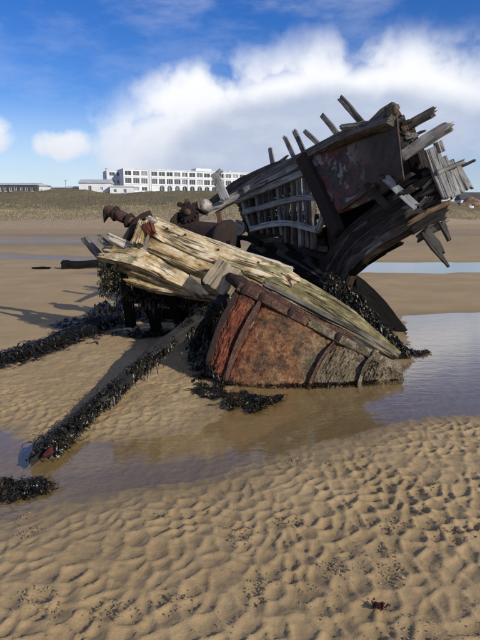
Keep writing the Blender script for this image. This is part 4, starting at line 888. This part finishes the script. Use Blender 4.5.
clump('black seaweed clump at the left edge below the beam tip', [(-20, 30, 483, 500), (20, 52, 482, 494)], 2200, .09, .006, 41, .03)
clump('black seaweed heap on sand below the left corner of the plating', [(196, 224, 378, 402), (215, 250, 388, 403), (236, 284, 396, 404), (225, 265, 402, 413)], 2600, .10, .007, 42, .025)
clump('thin strand of black seaweed floating beyond the tip of the plating', [(398, 412, 350, 357), (408, 428, 352, 355)], 500, .12, .012, 43)
clump('small black weed patch on sand behind the slanting beam', [(112, 165, 330, 340), (150, 172, 332, 338)], 1100, .18, .013, 44, .05)
clump('black weed heap in the shade under the raised bow', [(98, 135, 308, 325), (130, 175, 305, 328), (170, 225, 312, 332)], 5000, .30, .015, 45, .16)
sp_ = [(x + rng.normal(0, .13), y + rng.normal(0, .13), .04) for x, y, z in along(B2, .1, 0, 1, 500, 8)]
stuff(weed('seaweed', sp_, 3500, .22, .014, M_weed, 58, (), .8, True), 'black weed spread on the sand along the beam at the left edge')
clump('weed mat on sand between the left beam and the bow', [(60, 110, 322, 334), (85, 120, 316, 326)], 1300, .22, .015, 46, .05)
clump('dark weed under the left edge of the iron plating', [(192, 216, 330, 380)], 1800, .16, .012, 47, .22)
# weed hanging below the bow planks and green algae on its broken end
hang = [tuple(P(x, np.interp(x, [118, 160, 205, 240], [282, 292, 300, 302]) + random.uniform(-4, 10), 7.4 + random.uniform(0, .5))) for x in np.linspace(118, 240, 200)]
stuff(weed('seaweed', hang, 2200, .17, .009, M_weed, 52, (), .5), 'black weed hanging in the shade below the pale hull planks')
hang2 = [tuple(P(x, y, 6.75 + random.uniform(-.1, .3))) for x, y in [(random.uniform(196, 222), random.uniform(304, 335)) for _ in range(120)]]
stuff(weed('seaweed', hang2, 1100, .18, .009, M_weed, 53, (), .5), 'black weed hanging beside the left edge of the rusty plating')
alg = [tuple(P(x, y, 7.25 + random.uniform(-.1, .15))) for x, y in [(random.uniform(100, 128), random.uniform(264, 292)) for _ in range(150)]]
stuff(weed('algae', alg, 4200, .03, .008, M_moss, 54, (), 1.0), 'green algae clinging to the broken left end of the bow')
stuff(weed('seaweed', [(x, y, z - .05) for x, y, z in alg], 350, .11, .009, M_weed, 55, (), .5), 'black weed hanging from the broken left end of the bow')
stuff(weed('seaweed', [Vector(botc[i]) + Vector((random.uniform(-.02, .02), -.03 - random.uniform(0, .03), random.uniform(0, .07))) for i in range(0, 190)], 700, .08, .008, M_weed, 57, (), .8), 'short dark weed along the waterline of the iron plating')
tag(weed('seaweed_scrap', patch(369, 381, 611, 620, 12, 61, .006), 24, .035, .010, M_redweed, 61, (), 1.3, True), 'scrap of red seaweed on the rippled sand in the right foreground', 'seaweed')

# ------------------------------------------------------------------ sand casts and grit on the ripples
def crumbs():
    q = np.random.default_rng(77); V = []; F = []
    oct_ = [(1, 0, 0), (-1, 0, 0), (0, 1, 0), (0, -1, 0), (0, 0, 1), (0, 0, -1)]; of = [(0, 2, 4), (2, 1, 4), (1, 3, 4), (3, 0, 4), (2, 0, 5), (1, 2, 5), (3, 1, 5), (0, 3, 5)]
    spots = [(G(q.uniform(-20, 500), q.uniform(432, 660)), q.uniform(.02, .05), int(q.integers(8, 34))) for _ in range(45)] + [(G(*c), .045, 60) for c in [(392, 530), (338, 577), (395, 576), (257, 598), (445, 535), (293, 527), (175, 606), (35, 606), (240, 540)]]
    spots += [(Vector((q.uniform(-2.4, 2.2), q.uniform(1.9, 5.5), 0)), .0, 1) for _ in range(350)] + [(Vector((q.uniform(-1.6, .1), q.uniform(4.2, 6.2), 0)), .05, 12) for _ in range(90)]
    xs2 = []; rs = []
    for c, sp_, k in spots:
        for _ in range(k): xs2.append((c.x + q.normal(0, sp_ + 1e-6), c.y + q.normal(0, sp_ + 1e-6))); rs.append(q.uniform(.0016, .0075 if k > 20 else (.0055 if k > 1 else .0036)))
    xs2 = np.array(xs2); z = ground_h(xs2[:, 0], xs2[:, 1])
    for (x, y), zz, r_ in zip(xs2, z, rs):
        if zz < .004: continue
        b = len(V); a = q.uniform(0, 6.28)
        for v in oct_:
            s_ = r_ * q.uniform(.6, 1.35); V.append((x + (v[0] * math.cos(a) - v[1] * math.sin(a)) * s_ * 1.3, y + (v[0] * math.sin(a) + v[1] * math.cos(a)) * s_, zz + r_ * .3 + v[2] * s_))
        F += [tuple(b + i for i in f) for f in of]
    m, t, bs = mat('grit'); pos = t.new('ShaderNodeNewGeometry').outputs['Position']
    t.put(bs.inputs['Base Color'], t.mix(t.ss(t.noise(pos, 40, 2), .4, .6), (.10, .07, .04), (.25, .18, .10))); bs.inputs['Roughness'].default_value = .9
    return tag(link('sand_grit', mesh('sand_grit', V, F, False), m, kind='stuff'), 'dark worm casts and grit scattered over the rippled sand', 'grit')
crumbs()
